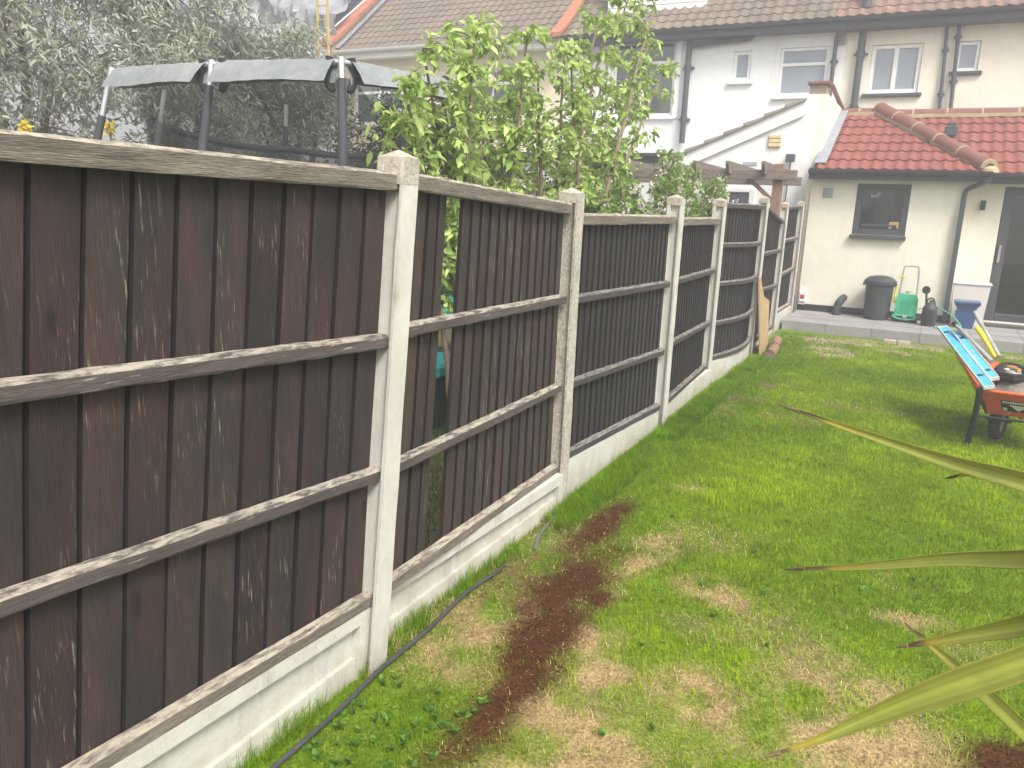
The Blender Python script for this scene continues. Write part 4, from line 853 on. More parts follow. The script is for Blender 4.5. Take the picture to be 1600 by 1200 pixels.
def slope_wall(par, x0, x1, h, cap, mw, mc):
    z = lambda y: EZ+(y-(YM-.3))*math.tan(PIT)
    y0, y1 = YM-.45, 20.4
    MB().prism([(y0, z(y0)-.25), (y1, z(y1)-.2), (y1, z(y1)+h), (y0+.3, z(y0+.3)+h), (y0, z(y0)+h-.02)], x0, x1, 'x').build('parapet', mw, par)
    MB().prism([(y0-.06, z(y0)+h+.0), (y0+.3, z(y0+.3)+h+.002), (y1, z(y1)+h+.002), (y1, z(y1)+h+cap), (y0+.25, z(y0+.25)+h+cap), (y0-.06, z(y0)+h+cap)], x0-.05, x1+.05, 'x').build('coping', mc, par)
slope_wall(cw, -13.50, -13.205, .22, .10, 'brick', 'coping_o')
b = MB(); b.beam((-13.15, YM-.32, EZ+.07), (-13.15, YM+3.2, EZ+.07+3.52*math.tan(PIT)), .12, .02); b.build('flashing', 'lead', cw)
c2_ = thing('roof_ridge_wall', (-7.4, YM, 5), 'orange capped parapet between the two brown roofs, above the tall shrub', 'wall')
slope_wall(c2_, -7.44, -7.30, .08, .08, 'brick', 'coping_o')
# --- scaffolded house
hD = thing('house', (-16.8, YM, 0), 'house under repair with dark slates and a white wall behind the trampoline', 'house', 'terraced houses')
odd = [(-14.9, -13.8, 3.2, 4.3), (-18.5, -17.0, 3.2, 4.4), (-15.2, -13.9, .9, 2.1)]
b = MB(); shell(b, -20.5, -13.505, odd); b.build('wall', 'render_w', hD)
for o_ in odd: window(hD, *o_, YM, mull=((o_[0]+o_[1])/2,), fm='dkgrey', sill='gutw')
main_roof(hD, -20.5, -13.505, 'slate')
sc = thing('scaffold', (-16.5, 15.0, 0), 'scaffold wrapped in milky wrinkled plastic sheeting at the far house', 'scaffold')
NX, NZ = 70, 30; vs = []
for k in range(NZ+1):
    for i in range(NX+1):
        x = -20.4+(7.2)*i/NX; z = 4.6+4.4*k/NZ; w_ = .10*math.sin(x*2.3+z*1.3)+.07*math.sin(x*5.1-z*2.7)+.12*math.sin(z*6+x*2.2)+.16*random.random()
        vs.append((x, 15.15+w_*1.3+.08*(k), z+.14*math.sin(x*1.7)*(1-k/NZ)))
MB().add(vs, [(k*(NX+1)+i, k*(NX+1)+i+1, (k+1)*(NX+1)+i+1, (k+1)*(NX+1)+i) for k in range(NZ) for i in range(NX)]).build('sheeting', 'sheet', sc, True)
for x in (-20.2, -18.2, -16.2, -14.2): MB().tube([(x, 15.55, 0), (x, 15.55, 4.7)], .025, 8).build('pole', 'silver', sc)
MB().tube([(-20.3, 15.5, 4.6), (-14.0, 15.5, 4.6)], .025, 8).build('ledger', 'silver', sc); MB().cbox(-20.3, 15.15, 4.62, -14.0, 15.95, 4.67, .005).build('plank', 'rail_top', sc)
sp_ = MB().tube([(-13.6, 15.45, 5.15), (-12.7, 17.0, 6.75)], .02, 6).build('brace', 'silver', sc)
ld = thing('ladder', (-13.9, 15.4, 4.5), 'yellow ladder standing at the edge of the plastic sheeting', 'ladder')
for dx in (0, .30): MB().cbox(-13.22+dx, 15.05, 4.7, -13.17+dx, 15.11, 8.2, .006).build('stile', 'ladder', ld)
for k in range(11): MB().tube([(-13.17, 15.08, 4.95+.3*k), (-12.92, 15.08, 4.95+.3*k)], .014, 6).build('rung', 'ladder', ld)
# ================================================================== PERGOLA
pg = thing('pergola', (-2.0, 11.3, 0), 'brown timber pergola with notched rafter ends and a diagonal brace', 'pergola')
MB().cbox(-2.03, 11.28, 0, -1.91, 11.40, 2.30, .006).build('post', 'wood_post', pg); MB().cbox(-4.6, 11.28, 0, -4.48, 11.40, 2.30, .006).build('post', 'wood_post', pg)
MB().cbox(-4.8, 11.22, 2.09, -1.72, 11.275, 2.22, .006).build('beam', 'wood_grey', pg); MB().cbox(-4.8, 12.9, 2.06, -1.90, 12.95, 2.19, .006).build('beam', 'wood_grey', pg)
for x in (-4.5, -4.0, -3.5, -3.05, -2.6, -2.13):
    MB().prism([(11.02, 2.28), (11.10, 2.16), (13.2, 2.16), (13.2, 2.29), (11.02, 2.32)], x-.022, x+.022, 'x').build('rafter', 'wood_grey', pg)
b = MB(); b.beam((-2.35, 11.34, 2.10), (-1.98, 11.34, 1.78), .05, .07, up=(0, 1, 0)); b.build('brace', 'wood_post', pg)
# ================================================================== TRAMPOLINE
tr = thing('trampoline', (-4.9, 6.1, 0), 'trampoline with grey padded frame, dark foam poles and black safety net behind the fence', 'trampoline')
TZ = 2.66
TP = [(-6.25, 4.60), (-5.06, 4.58), (-3.97, 4.78), (-3.75, 5.95), (-4.4, 7.3), (-5.6, 7.75), (-6.75, 7.15), (-7.1, 5.8)]
cen = Vector((-5.1, 6.1, 0))
def inn(p, k): v = Vector((p[0], p[1], 0)); return cen+(v-cen)*k
for i in range(8):
    a, c_ = inn(TP[i], 1), inn(TP[(i+1) % 8], 1)
    if i in (0, 1, 2, 3): MB().tube([a+Vector((0, 0, TZ)), c_+Vector((0, 0, TZ))], .022, 10).build('top_rail', 'silver', tr, True)
    K = 30; vs = []; prof = [(.02, -.15), (0, -.08), (-.03, -.01), (0, .03), (.05, .0), (.12, -.08), (.17, -.155)]
    nv = Vector(((c_-a).y, -(c_-a).x, 0)).normalized()
    for k in range(K+1):
        t_ = .06+.90*k/K; p = a.lerp(c_, t_)
        for j, (w_, z) in enumerate(prof):
            wr = .006*math.sin(k*1.1+j*.9)+.003*random.uniform(-1, 1); vs.append(p+nv*(w_+wr)+Vector((0, 0, TZ+z*(.92+.05*math.sin(k*.22+i))+(wr*.1))))
    n_ = len(prof)
    if i < 3: MB().add(vs, [(k*n_+j, k*n_+j+1, (k+1)*n_+j+1, (k+1)*n_+j) for k in range(K) for j in range(n_-1)]).build('rail_sleeve', 'sleeve', tr, True)
    v = (Vector((a.x, a.y, 0))-cen).normalized()
    mid = a+v*.20; mid.z = 1.75
    if i == 7 or i == 0: mid += v*.06
    sil = [.36, .16, .12, .2, .2, .2, .2, .2][i]
    pt_ = a+Vector((0, 0, TZ+.0)); q1 = pt_.lerp(mid, sil/(TZ-1.75))
    MB().tube([pt_+Vector((0, 0, .03)), q1], .024, 12).build('pole', 'silver', tr, True)
    MB().tube([q1, pt_.lerp(mid, .7), mid, Vector((mid.x, mid.y, 1.2)), Vector((mid.x, mid.y, .0))], [.030, .036, .038, .036, .036], 14).build('foam_sleeve', 'foam_lt' if i in (7,) else 'foam', tr, True)
    if i in (1, 2, 3):
        st_ = MB()
        for s_ in (-1, 1):
            d = ((c_-a).normalized() if s_ > 0 else (inn(TP[i-1], 1)-a).normalized()); p0 = a+d*.09+Vector((0, 0, TZ+.02))
            st_.tube(smooth_path([p0+Vector((0, 0, .02)), p0+d*.03-Vector((0, 0, .12)), p0-d*.02-Vector((0, 0, .22))], 4), [.032]*8+[.022], 8)
        st_.build('strap', 'black', tr, True)
# net
K = 64; net = []; top = []
for k in range(K+1):
    s_ = k/K*8; i = int(s_) % 8; f_ = s_-int(s_); p = Vector(TP[i] + (0,)).lerp(Vector(TP[(i+1) % 8]+(0,)), f_); q = inn((p.x, p.y), .90)
    far = max(0, math.sin((s_-2.2)/6.3*math.pi)) if s_ > 2.2 else 0
    zt = TZ-(.20 if s_ > 2.2 else .08)-.0*far-(.28*far)-.04*math.sin(f_*math.pi)*far
    top.append(Vector((q.x, q.y, zt))); mid = inn((p.x, p.y), .84); net += [(q.x, q.y, zt), (mid.x, mid.y, (zt+.75)/2), (inn((p.x, p.y), .93)).to_tuple()[:2]+(.75,)]
MB().add(net, [(3*k+j, 3*k+3+j, 3*k+4+j, 3*k+1+j) for k in range(K) for j in range(2)]).build('safety_net', 'net', tr, True)
MB().tube(top[22:60], .035, 8).build('net_band', 'netband', tr, True)
b = MB(); vs = []
for rr in (1.02, .82):
    for z in (.70, .74):
        for p in TP: q = inn(p, rr); vs.append((q.x, q.y, z))
fs = []
for i in range(8):
    j = (i+1) % 8; fs += [(8+i, 8+j, 24+j, 24+i), (i, j, 8+j, 8+i), (i, 16+i, 16+j, j)]
b.add(vs, fs); b.build('edge_pad', 'turq', tr)
b = MB(); b.add([(*inn(p, .815).to_tuple()[:2], .71) for p in TP], [tuple(range(8))]); b.build('jumping_mat', 'black', tr)
lg = []
for i in range(0, 8, 2):
    q = inn(TP[i], .97); q2 = inn(TP[i+1], .97)
    MB().tube([(q.x, q.y, .72), (q.x, q.y, .03), (q2.x, q2.y, .03), (q2.x, q2.y, .72)], .022, 8).build('leg', 'silver', tr)
# turquoise slab seen low through the gap
tb = thing('play_mat', (-3.4, 5.1, .3), 'turquoise step seen low through the fence gap', 'step')
MB().cbox(-3.65, 4.85, .40, -3.15, 5.35, .50, .02).build('top', 'turq', tb); MB().cbox(-3.60, 4.90, -.02, -3.20, 5.30, .40, .02).build('base', 'black', tb)
# ================================================================== PLANTS
def jitter_cols(n, a, b, dark=.0):
    t_ = rng.random((n, 1)); c_ = np.array(a)*(1-t_)+np.array(b)*t_; return c_*(.8+.4*rng.random((n, 1)))
def stem_shrub(name, base, targets, label, cat, leaves_per, L, W_, ca, cb, r0=.03, blossom=0, twig=.30, group=None, spread=.05, start=.50):
    t = thing(name, (*base[0], 0), label, cat, group)
    wood = MB(); P = []; D = []; BP = []
    for ti, T in enumerate(targets):
        B = Vector((*base[ti % len(base)], 0)); T = Vector(T); Lg = (T-B).length; pts = []
        bend = Vector((random.uniform(-.2, .2), random.uniform(-.2, .2), 0))
        N = 14
        for k in range(N+1):
            u = k/N; p = B.lerp(T, u); hz = math.sin(math.pi*u)*.5
            p = Vector((B.x+(T.x-B.x)*u**1.5, B.y+(T.y-B.y)*u**1.35, T.z*u))+bend*hz+Vector((random.uniform(-.012, .012), random.uniform(-.012, .012), 0)); pts.append(p)
        wood.tube(pts, [r0*(1-.85*k/N)+.003 for k in range(N+1)], 6)
        for k in range(int(N*start), N+1):
            p = pts[k]; ntw = 3 if k < N else 3
            for q in range(ntw):
                d = Vector((random.gauss(0, 1), random.gauss(0, 1), random.gauss(.55, .6))).normalized(); ln = twig*random.uniform(.4, 1.1)*(1.1-.5*k/N)
                e = p+d*ln+Vector((0, 0, -.03)); wood.tube([p, p.lerp(e, .5)+Vector((0, 0, .015)), e], [.006, .0045, .002], 4, False)
                for j in range(leaves_per):
                    u = random.uniform(.25, 1.05); P.append(p.lerp(e, u)+Vector((random.gauss(0, spread), random.gauss(0, spread), random.gauss(0, spread)))*.6)
                    D.append((random.gauss(0, 1)+d.x*.6, random.gauss(0, 1)+d.y*.6, random.gauss(-.15, .7)))
                if blossom and random.random() < blossom: BP.append(e+Vector((random.gauss(0, .04), random.gauss(0, .04), random.gauss(0, .04))))
    wood.build('trunk', 'stem', t, True)
    P = np.array([tuple(p) for p in P]); D = np.array(D); n = len(P)
    leafmesh(P, D, rng.uniform(.4, 1.25, n)*L, rng.uniform(.6, 1.15, n)*W_, jitter_cols(n, ca, cb), 'crown', 'leafA', t, droop=.25)
    if BP:
        m_ = len(BP)*9; bp = np.repeat(np.array([tuple(p) for p in BP]), 9, 0)+rng.normal(size=(m_, 3))*.016; bd = rng.normal(size=(m_, 3))
        leafmesh(bp, bd, rng.uniform(.02, .036, m_), rng.uniform(.02, .03, m_), jitter_cols(m_, (.80, .62, .62), (.9, .86, .84)), 'blossom', 'leafA', t)
    return t
TA = [(-2.75, 3.75, 2.12), (-2.6, 3.62, 2.30), (-2.7, 3.95, 2.55), (-2.5, 4.2, 2.62), (-2.75, 4.55, 2.70), (-2.5, 4.85, 2.75), (-2.9, 5.2, 2.80), (-2.8, 4.2, 2.2), (-2.6, 4.9, 2.35)]
TB = [(-2.6, 5.2, 2.6), (-2.5, 5.55, 2.72), (-2.7, 5.9, 2.85), (-2.5, 6.2, 3.1), (-2.7, 6.5, 3.2), (-2.6, 6.9, 3.4), (-2.5, 7.3, 3.45), (-2.6, 7.5, 3.15), (-2.5, 7.7, 2.95), (-2.8, 5.6, 2.4), (-2.7, 7.0, 2.6), (-2.7, 6.2, 2.5)]
stem_shrub('fruit_tree', [(-2.75, 4.45), (-2.7, 4.75), (-2.8, 5.0)], TA, 'bright green leafy fruit tree left of its taller neighbour behind the second panel', 'fruit tree', 18, .078, .046, (.24, .38, .07), (.58, .70, .26), .024, .10, group='fruit trees over the fence')
stem_shrub('fruit_tree', [(-2.6, 5.7), (-2.65, 5.9), (-2.75, 6.2)], TB, 'taller bright green fruit tree with fanned bare stems above the third panel', 'fruit tree', 18, .078, .046, (.24, .38, .07), (.58, .70, .26), .028, .10, group='fruit trees over the fence')
for i, (y_, z_, lab) in enumerate(((6.6, 1.95, 'low apple blossom bush right of the tall fruit tree stems'), (7.9, 2.2, 'tallest pink flowering bush above the third panel, tip against the white wall'), (9.0, 2.02, 'flowering bush with pale blossom above the fourth panel'), (10.0, 2.08, 'rightmost flowering bush touching the pergola rafters'))):
    tg = [(-2.4+random.uniform(-.3, .25), y_+random.uniform(-.6, .6), z_*random.uniform(.78, 1.0)) for _ in range(14)]
    stem_shrub('flowering_bush', [(-2.45, y_), (-2.5, y_+.15)], tg, lab, 'bush', 12, .062, .036, (.16, .28, .05), (.30, .43, .12), .014, .5, .2, 'pink flowering bushes over the fence', start=.5)
def big_tree(name, base, blobs, label, nleaf, L, W_, ca, cb, r0=.12, cat='tree', group=None, droop=.6, m='leafB'):
    t = thing(name, (*base, 0), label, cat, group); wood = MB(); B = Vector((*base, 0)); P = []; D = []
    top = Vector(blobs[0][0]); fork = Vector((base[0], base[1], top.z*.35))
    wood.tube([B, B.lerp(fork, .5)+Vector((.04, .02, 0)), fork], [r0, r0*.85, r0*.7], 10)
    tot = sum(b_[1]**2 for b_ in blobs)
    for c_, r_ in blobs:
        c_ = Vector(c_); mid = fork.lerp(c_, .5)+Vector((random.uniform(-.2, .2), random.uniform(-.2, .2), .15)); wood.tube([fork, mid, c_], [r0*.55, r0*.35, r0*.15], 7)
        nn = int(nleaf*r_*r_/tot); ncl = max(8, nn//28)
        for q in range(ncl):
            d = Vector((random.gauss(0, 1), random.gauss(0, 1), random.gauss(0, 1))).normalized(); rr = r_*random.uniform(.25, 1.0)**.6; p = c_+Vector((d.x*rr, d.y*rr, d.z*rr*.85))
            if random.random() < .35: wood.tube([c_.lerp(p, .1), c_.lerp(p, .6)+Vector((0, 0, .05)), p], [r0*.1+.004, .008, .004], 4, False)
            for j in range(28):
                P.append((p.x+random.gauss(0, .09), p.y+random.gauss(0, .09), p.z+random.gauss(0, .11))); D.append((random.gauss(0, 1)+d.x*.5, random.gauss(0, 1)+d.y*.5, random.gauss(0, .6)-droop))
    wood.build('trunk', 'bark', t, True); P = np.array(P); D = np.array(D); n = len(P)
    leafmesh(P, D, rng.uniform(.6, 1.2, n)*L, rng.uniform(.7, 1.2, n)*W_, jitter_cols(n, ca, cb), 'crown', m, t, fold=.15, droop=.15)
    return t
OL = ((.25, .28, .20), (.42, .45, .35))
big_tree('olive_tree', (-9.8, 6.0), [((-9.8, 6.0, 4.6), 1.2), ((-9.3, 5.5, 3.3), .95), ((-10.2, 5.2, 3.6), 1.1), ((-9.5, 6.7, 3.2), .9), ((-9.6, 6.1, 2.4), .6), ((-9.9, 5.0, 4.9), .9), ((-9.2, 4.9, 2.6), .6)], 'leftmost grey green tree at the top left corner behind the fence', 16000, .13, .030, *OL, group='grey green trees behind the trampoline')
big_tree('olive_tree', (-9.5, 7.9), [((-9.5, 7.9, 4.3), 1.15), ((-9.0, 7.3, 3.2), .85), ((-9.4, 8.4, 3.3), .8), ((-9.9, 7.2, 4.5), .9), ((-9.0, 8.2, 2.5), .5), ((-9.3, 7.6, 2.2), .55)], 'middle grey green tree behind the left trampoline pole', 14000, .13, .030, *OL, group='grey green trees behind the trampoline')
big_tree('olive_tree', (-9.0, 9.6), [((-9.0, 9.6, 3.5), .85), ((-9.3, 9.0, 3.6), .75), ((-8.7, 9.9, 2.9), .6), ((-9.2, 9.3, 2.5), .55)], 'rounded pale tree in front of the plastic sheeting', 11000, .12, .028, (.22, .25, .17), (.36, .39, .29), group='grey green trees behind the trampoline')
DK = ((.022, .042, .018), (.06, .09, .035))
big_tree('evergreen_bush', (-6.2, 8.9), [((-6.2, 8.9, 2.3), .9), ((-5.3, 8.9, 2.2), .85), ((-6.8, 8.7, 1.5), .8), ((-6.0, 9.0, 1.0), .9)], 'dark evergreen bush right of the trampoline, under the cream house', 22000, .06, .036, *DK, r0=.05, cat='bush', group='dark bushes beyond the trampoline', droop=0)
big_tree('evergreen_bush', (-8.0, 8.6), [((-8.0, 8.6, 1.6), .8), ((-7.5, 8.8, 1.3), .8), ((-8.6, 8.2, 1.3), .8), ((-8.0, 8.5, .7), .9)], 'dark bush seen through the trampoline net', 18000, .06, .036, *DK, r0=.05, cat='bush', group='dark bushes beyond the trampoline', droop=0)
big_tree('evergreen_bush', (-4.6, 9.6), [((-4.6, 9.6, 1.4), .85), ((-4.0, 9.9, 1.2), .8), ((-5.0, 9.8, 1.0), .8)], 'dark bush behind the stems of the fruit trees', 14000, .06, .036, *DK, r0=.05, cat='bush', group='dark bushes beyond the trampoline', droop=0)
# yellow flowers beyond the first panel
for i, (x_, y_, z_, lab) in enumerate(((-6.95, 3.95, 2.20, 'leftmost yellow flower spike over the fence'), (-6.8, 4.15, 2.16, 'second yellow flower spike from the left over the fence'), (-6.55, 4.75, 2.22, 'right yellow flower spike, alone above the first panel'))):
    t = thing('yellow_flower', (x_, y_, 0), lab, 'flower', 'yellow flowers over the fence')
    MB().tube([(x_, y_, 0), (x_+.03, y_, 1.2), (x_, y_, z_)], .008, 6).build('stalk', 'stem', t)
    n = 60; p = np.tile(np.array([[x_, y_, z_]]), (n, 1))+rng.uniform(-1, 1, size=(n, 3))*np.array([.03, .03, .05]); leafmesh(p, rng.normal(size=(n, 3)), np.full(n, .04), np.full(n, .03), jitter_cols(n, (.8, .6, .05), (.85, .72, .15)), 'petals', 'leafA', t)
# ================================================================== WHEELBARROW
wb = thing('wheelbarrow', (.8, 7.2, 0), 'orange wheelbarrow on black legs, loaded with levels and tools', 'wheelbarrow')
XL, XR, YN, YF = .44, 1.10, 6.66, 7.78
top_ = [(XL, YN, .475), (XR, YN, .475), (XR-.06, YF-.10, .465), (XL-.14, YF, .55)]; bot_ = [(XL+.10, YN+.17, .27), (XR-.10, YN+.17, .27), (XR-.18, YF-.42, .27), (XL+.06, YF-.42, .27)]
b = MB(); I = [(x*.985+.015*.77, y*.985+.015*7.2, z) for x, y, z in top_]; J = [(x*.97+.03*.77, y*.97+.03*7.2, z+.012) for x, y, z in bot_]
b.add(top_+bot_+I+J, [(4+i, 4+(i+1) % 4, (i+1) % 4, i) for i in range(4)]+[(8+i, 8+(i+1) % 4, 12+(i+1) % 4, 12+i) for i in range(4)]+[(i, (i+1) % 4, 8+(i+1) % 4, 8+i) for i in range(4)]+[(7, 6, 5, 4), (12, 13, 14, 15)])
tray = b.build('tray', 'orange', wb)
MB().tube([top_[0], top_[1], top_[2], top_[3], top_[0]], .011, 8).build('rim', 'orange', wb, True)
# sticker on the near face
A0 = Vector(top_[0]); A1 = Vector(top_[1]); B0 = Vector(bot_[0]); B1 = Vector(bot_[1]); nf = (A1-A0).cross(B0-A0).normalized(); nf = -nf if nf.y > 0 else nf
def onface(u, v, o): return A0.lerp(A1, u).lerp(B0.lerp(B1, u), v)+nf*o
def decal(mb, quad, o): mb.add([onface(u, v, o) for u, v in quad]+[onface(u, v, o-.0012) for u, v in quad], [tuple(range(len(quad))), tuple(range(2*len(quad)-1, len(quad)-1, -1))]+[(i, (i+1) % len(quad), len(quad)+(i+1) % len(quad), len(quad)+i) for i in range(len(quad))])
b = MB(); decal(b, [(.20, .33), (.62, .33), (.62, .78), (.20, .78)], .002); b.build('sticker', 'black', tray)
b = MB(); decal(b, [(.29, .50), (.53, .50), (.41, .74)], .0035); decal(b, [(.215, .64), (.27, .64), (.27, .75), (.215, .75)], .0035); decal(b, [(.55, .64), (.605, .64), (.605, .75), (.55, .75)], .0035)
for k in range(14): decal(b, [(.22+.027*k, .36), (.24+.027*k, .36), (.24+.027*k, .44), (.22+.027*k, .44)], .0035)
b.build('sticker_print', 'white', tray)
for x, s_ in ((XL+.0, -1), (XR-.0, 1)):
    b = MB(); b.tube(smooth_path([(x, YN-.03, .49), (x+.005, YN-.02, .455), (x+.008*-s_, YN+.04, .30), (x-.005, YN+.17, .0)], 4), .023, 10); b.cbox(x-.025, YN+.13, -.005, x+.02, YN+.20, .02, .006); b.build('leg', 'black', wb, True)
    MB().tube([(x, YN-.02, .45), (x-s_*.09, YN+.2, .27), (x-s_*.22, YN+.75, .22), (.80, 7.25, .18)], .014, 8).build('frame_tube', 'black', wb, True)
MB().tube([(XL, YN+.08, .26), (XR, YN+.08, .26)], .010, 8).build('cross_brace', 'black', wb)
wc = Vector((.64, 7.12, .165)); ax = Vector((1, -.28, 0)).normalized()
def ring(mb, c_, axv, rad, prof, n=36):
    e1 = Vector((0, 0, 1)); e2 = axv.cross(e1).normalized(); vs = []; m_ = len(prof)
    for k in range(n):
        a = 2*math.pi*k/n; rd = e1*math.cos(a)+e2*math.sin(a)
        for (dr, da) in prof: vs.append(c_+rd*(rad+dr)+axv*da)
    mb.add(vs, [(k*m_+j, k*m_+(j+1) % m_, ((k+1) % n)*m_+(j+1) % m_, ((k+1) % n)*m_+j) for k in range(n) for j in range(m_)])
wh = MB(); ring(wh, wc, ax, .13, [(.035*math.cos(a), .042*math.sin(a)) for a in [2*math.pi*j/10 for j in range(10)]])
for k in range(30):
    a = 2*math.pi*k/30; e2 = ax.cross(Vector((0, 0, 1))).normalized(); p = wc+(Vector((0, 0, 1))*math.cos(a)+e2*math.sin(a))*.163; wh.beam(p-ax*.03, p+ax*.03, .008, .008, up=(0, .3, 1))
wo = wh.build('wheel', 'tyre', wb, True); b = MB(); b.tube([wc-ax*.025, wc+ax*.025], .098, 24); b.build('rim', 'rimrust', wo, True); MB().tube([wc-ax*.09, wc+ax*.09], .010, 8).build('axle', 'black', wo)
# levels: flat bars with oblong windows
def level(a, b_, wdt, thk, wins, lab):
    a, b_ = Vector(a), Vector(b_); d = (b_-a); Ln = d.length; d.normalize(); sdv = d.cross(Vector((0, 0, 1))).normalized(); up = sdv.cross(d)
    tilt = R(28); nv = (Vector((0, 0, 1.75))-a).normalized()*.6+Vector((0, 0, .55)); nv = (nv-d*nv.dot(d)).normalized(); wv = nv.cross(d)
    if nv.z < 0: nv = -nv
    t = thing('spirit_level', a, lab, 'spirit level', 'blue spirit levels in the wheelbarrow'); mb = MB(); e = MB(); X_ = [0]; 
    segs = []; last = .012
    for w_ in wins: segs.append((last, w_-.022)); last = w_+.022
    segs.append((last, Ln-.012))
    def bar(m_, s0, s1, w0, w1, tk):
        vs = [a+d*s+wv*w+nv*q for s in (s0, s1) for (w, q) in ((w0, -tk/2), (w1, -tk/2), (w1, tk/2), (w0, tk/2))]
        m_.add(vs, [(3, 2, 1, 0), (4, 5, 6, 7)]+[(i, (i+1) % 4, 4+(i+1) % 4, 4+i) for i in range(4)])
    for s0, s1 in segs: bar(mb, s0, s1, -wdt/2+.006, wdt/2-.006, thk*.6)
    for w_ in wins:
        bar(mb, w_-.022, w_+.022, -wdt/2+.006, -wdt/2+.016, thk*.6); bar(mb, w_-.022, w_+.022, wdt/2-.016, wdt/2-.006, thk*.6)
    mb.build('body', 'blue', t); 
    bar(e, 0, Ln, -wdt/2, -wdt/2+.0055, thk); bar(e, 0, Ln, wdt/2-.0055, wdt/2, thk); bar(e, 0, .0115, -wdt/2+.006, wdt/2-.006, thk); bar(e, Ln-.0115, Ln, -wdt/2+.006, wdt/2-.006, thk); e.build('edge', 'levelend', t)
    v = MB()
    for w_ in wins: bar(v, w_-.02, w_+.02, -.012, .012, thk*.4)
    v.build('vial', 'black', t)
level((.165, 7.98, .745), (.50, 6.60, .51), .075, .025, (.16, 1.20), 'longer light blue spirit level overhanging the near left corner of the wheelbarrow')
level((.275, 7.76, .74), (.545, 6.87, .53), .065, .025, (.14, .80), 'shorter scuffed blue spirit level lying right beside the longer one')
def pole(name, pts, rs, m, lab, cat, extra=None):
    t = thing(name, pts[0], lab, cat); MB().tube(pts, rs, 12).build('shaft', m, t, True); return t
t = pole('shovel', [(.26, 7.78, .80), (.54, 7.30, .59)], [.017, .019], 'metalgrey', 'grey pole handle with a dark tip lying between the levels and the yellow tube', 'pole')
MB().tube([(.245, 7.806, .812), (.265, 7.772, .797)], .021, 12).build('tip', 'black', t)
t = pole('spade', [(.395, 8.0, .90), (.60, 7.55, .60)], [.019, .019], 'metalgrey', 'longest pale pole rising towards the blue planter', 'pole')
t = pole('yellow_tube', [(.42, 7.72, .80), (.47, 7.67, .74), (.57, 7.50, .60)], [.024, .02, .013], 'yellow', 'yellow plastic tapered tube between the two grey poles', 'tube')
t = thing('strimmer_head', (.66, 7.1, .5), 'black tool head with pale spokes in the wheelbarrow tray', 'garden tool')
b = MB(); b.prism([(.53, 7.0), (.57, 7.26), (.66, 7.34), (.76, 7.16), (.80, 6.98), (.66, 6.86)], .53, .575, 'z'); b.tube(smooth_path([(.55, 7.05, .58), (.60, 7.15, .61), (.70, 7.15, .61), (.78, 7.05, .58)], 5), .010, 8); b.build('guard', 'black', t)
b = MB()
for a in (0, .6, 1.2): b.beam((.65-.04*math.cos(a), 7.08-.05*math.sin(a), .582), (.65+.05*math.cos(a), 7.08+.05*math.sin(a), .59), .01, .008)
b.build('spoke', 'white', t); MB().lathe((.67, 7.0, .53), [(.06, 0), (.07, .02), (.05, .05), (.02, .06)], 16).build('hub', 'metalgrey', t, True)
MB().tube([(.64, 7.12, .59), (.70, 6.96, .60)], .016, 10).build('grip', mat('tan grip', (.5, .33, .12)), t)
t = thing('cable_coil', (.85, 7.2, .5), 'tangled coil of black hose heaped at the right of the tray', 'hose'); pts = []
for k in range(90):
    a = k*.42; r_ = .09+.05*math.sin(k*.37); pts.append((.86+r_*math.cos(a)*1.1, 7.15+r_*math.sin(a)*1.5, .50+.08*abs(math.sin(k*.11))+.03*random.random()))
MB().tube(smooth_path(pts, 3), .011, 7).build('coil', 'black', t, True)
t = thing('bucket_rubble', (.77, 7.2, .4), 'grey rubble and dirt filling the bottom of the wheelbarrow', 'rubble'); vs = []; N_ = 14
b = MB()
for i in range(N_+1):
    for j in range(N_+1):
        u, v = i/N_, j/N_; x_ = .50+(.52)*u; y_ = 6.76+.82*v; vs.append((x_, y_,   .36+.20*(math.sin(math.pi*u)*math.sin(math.pi*v))**.6+.03*random.random()))
b.add(vs, [(i*(N_+1)+j, (i+1)*(N_+1)+j, (i+1)*(N_+1)+j+1, i*(N_+1)+j+1) for i in range(N_) for j in range(N_)]); b.build('heap', mat('grey rubble', (.20, .18, .15), (.12, .11, .10), .95, 20, bump=.8), t)
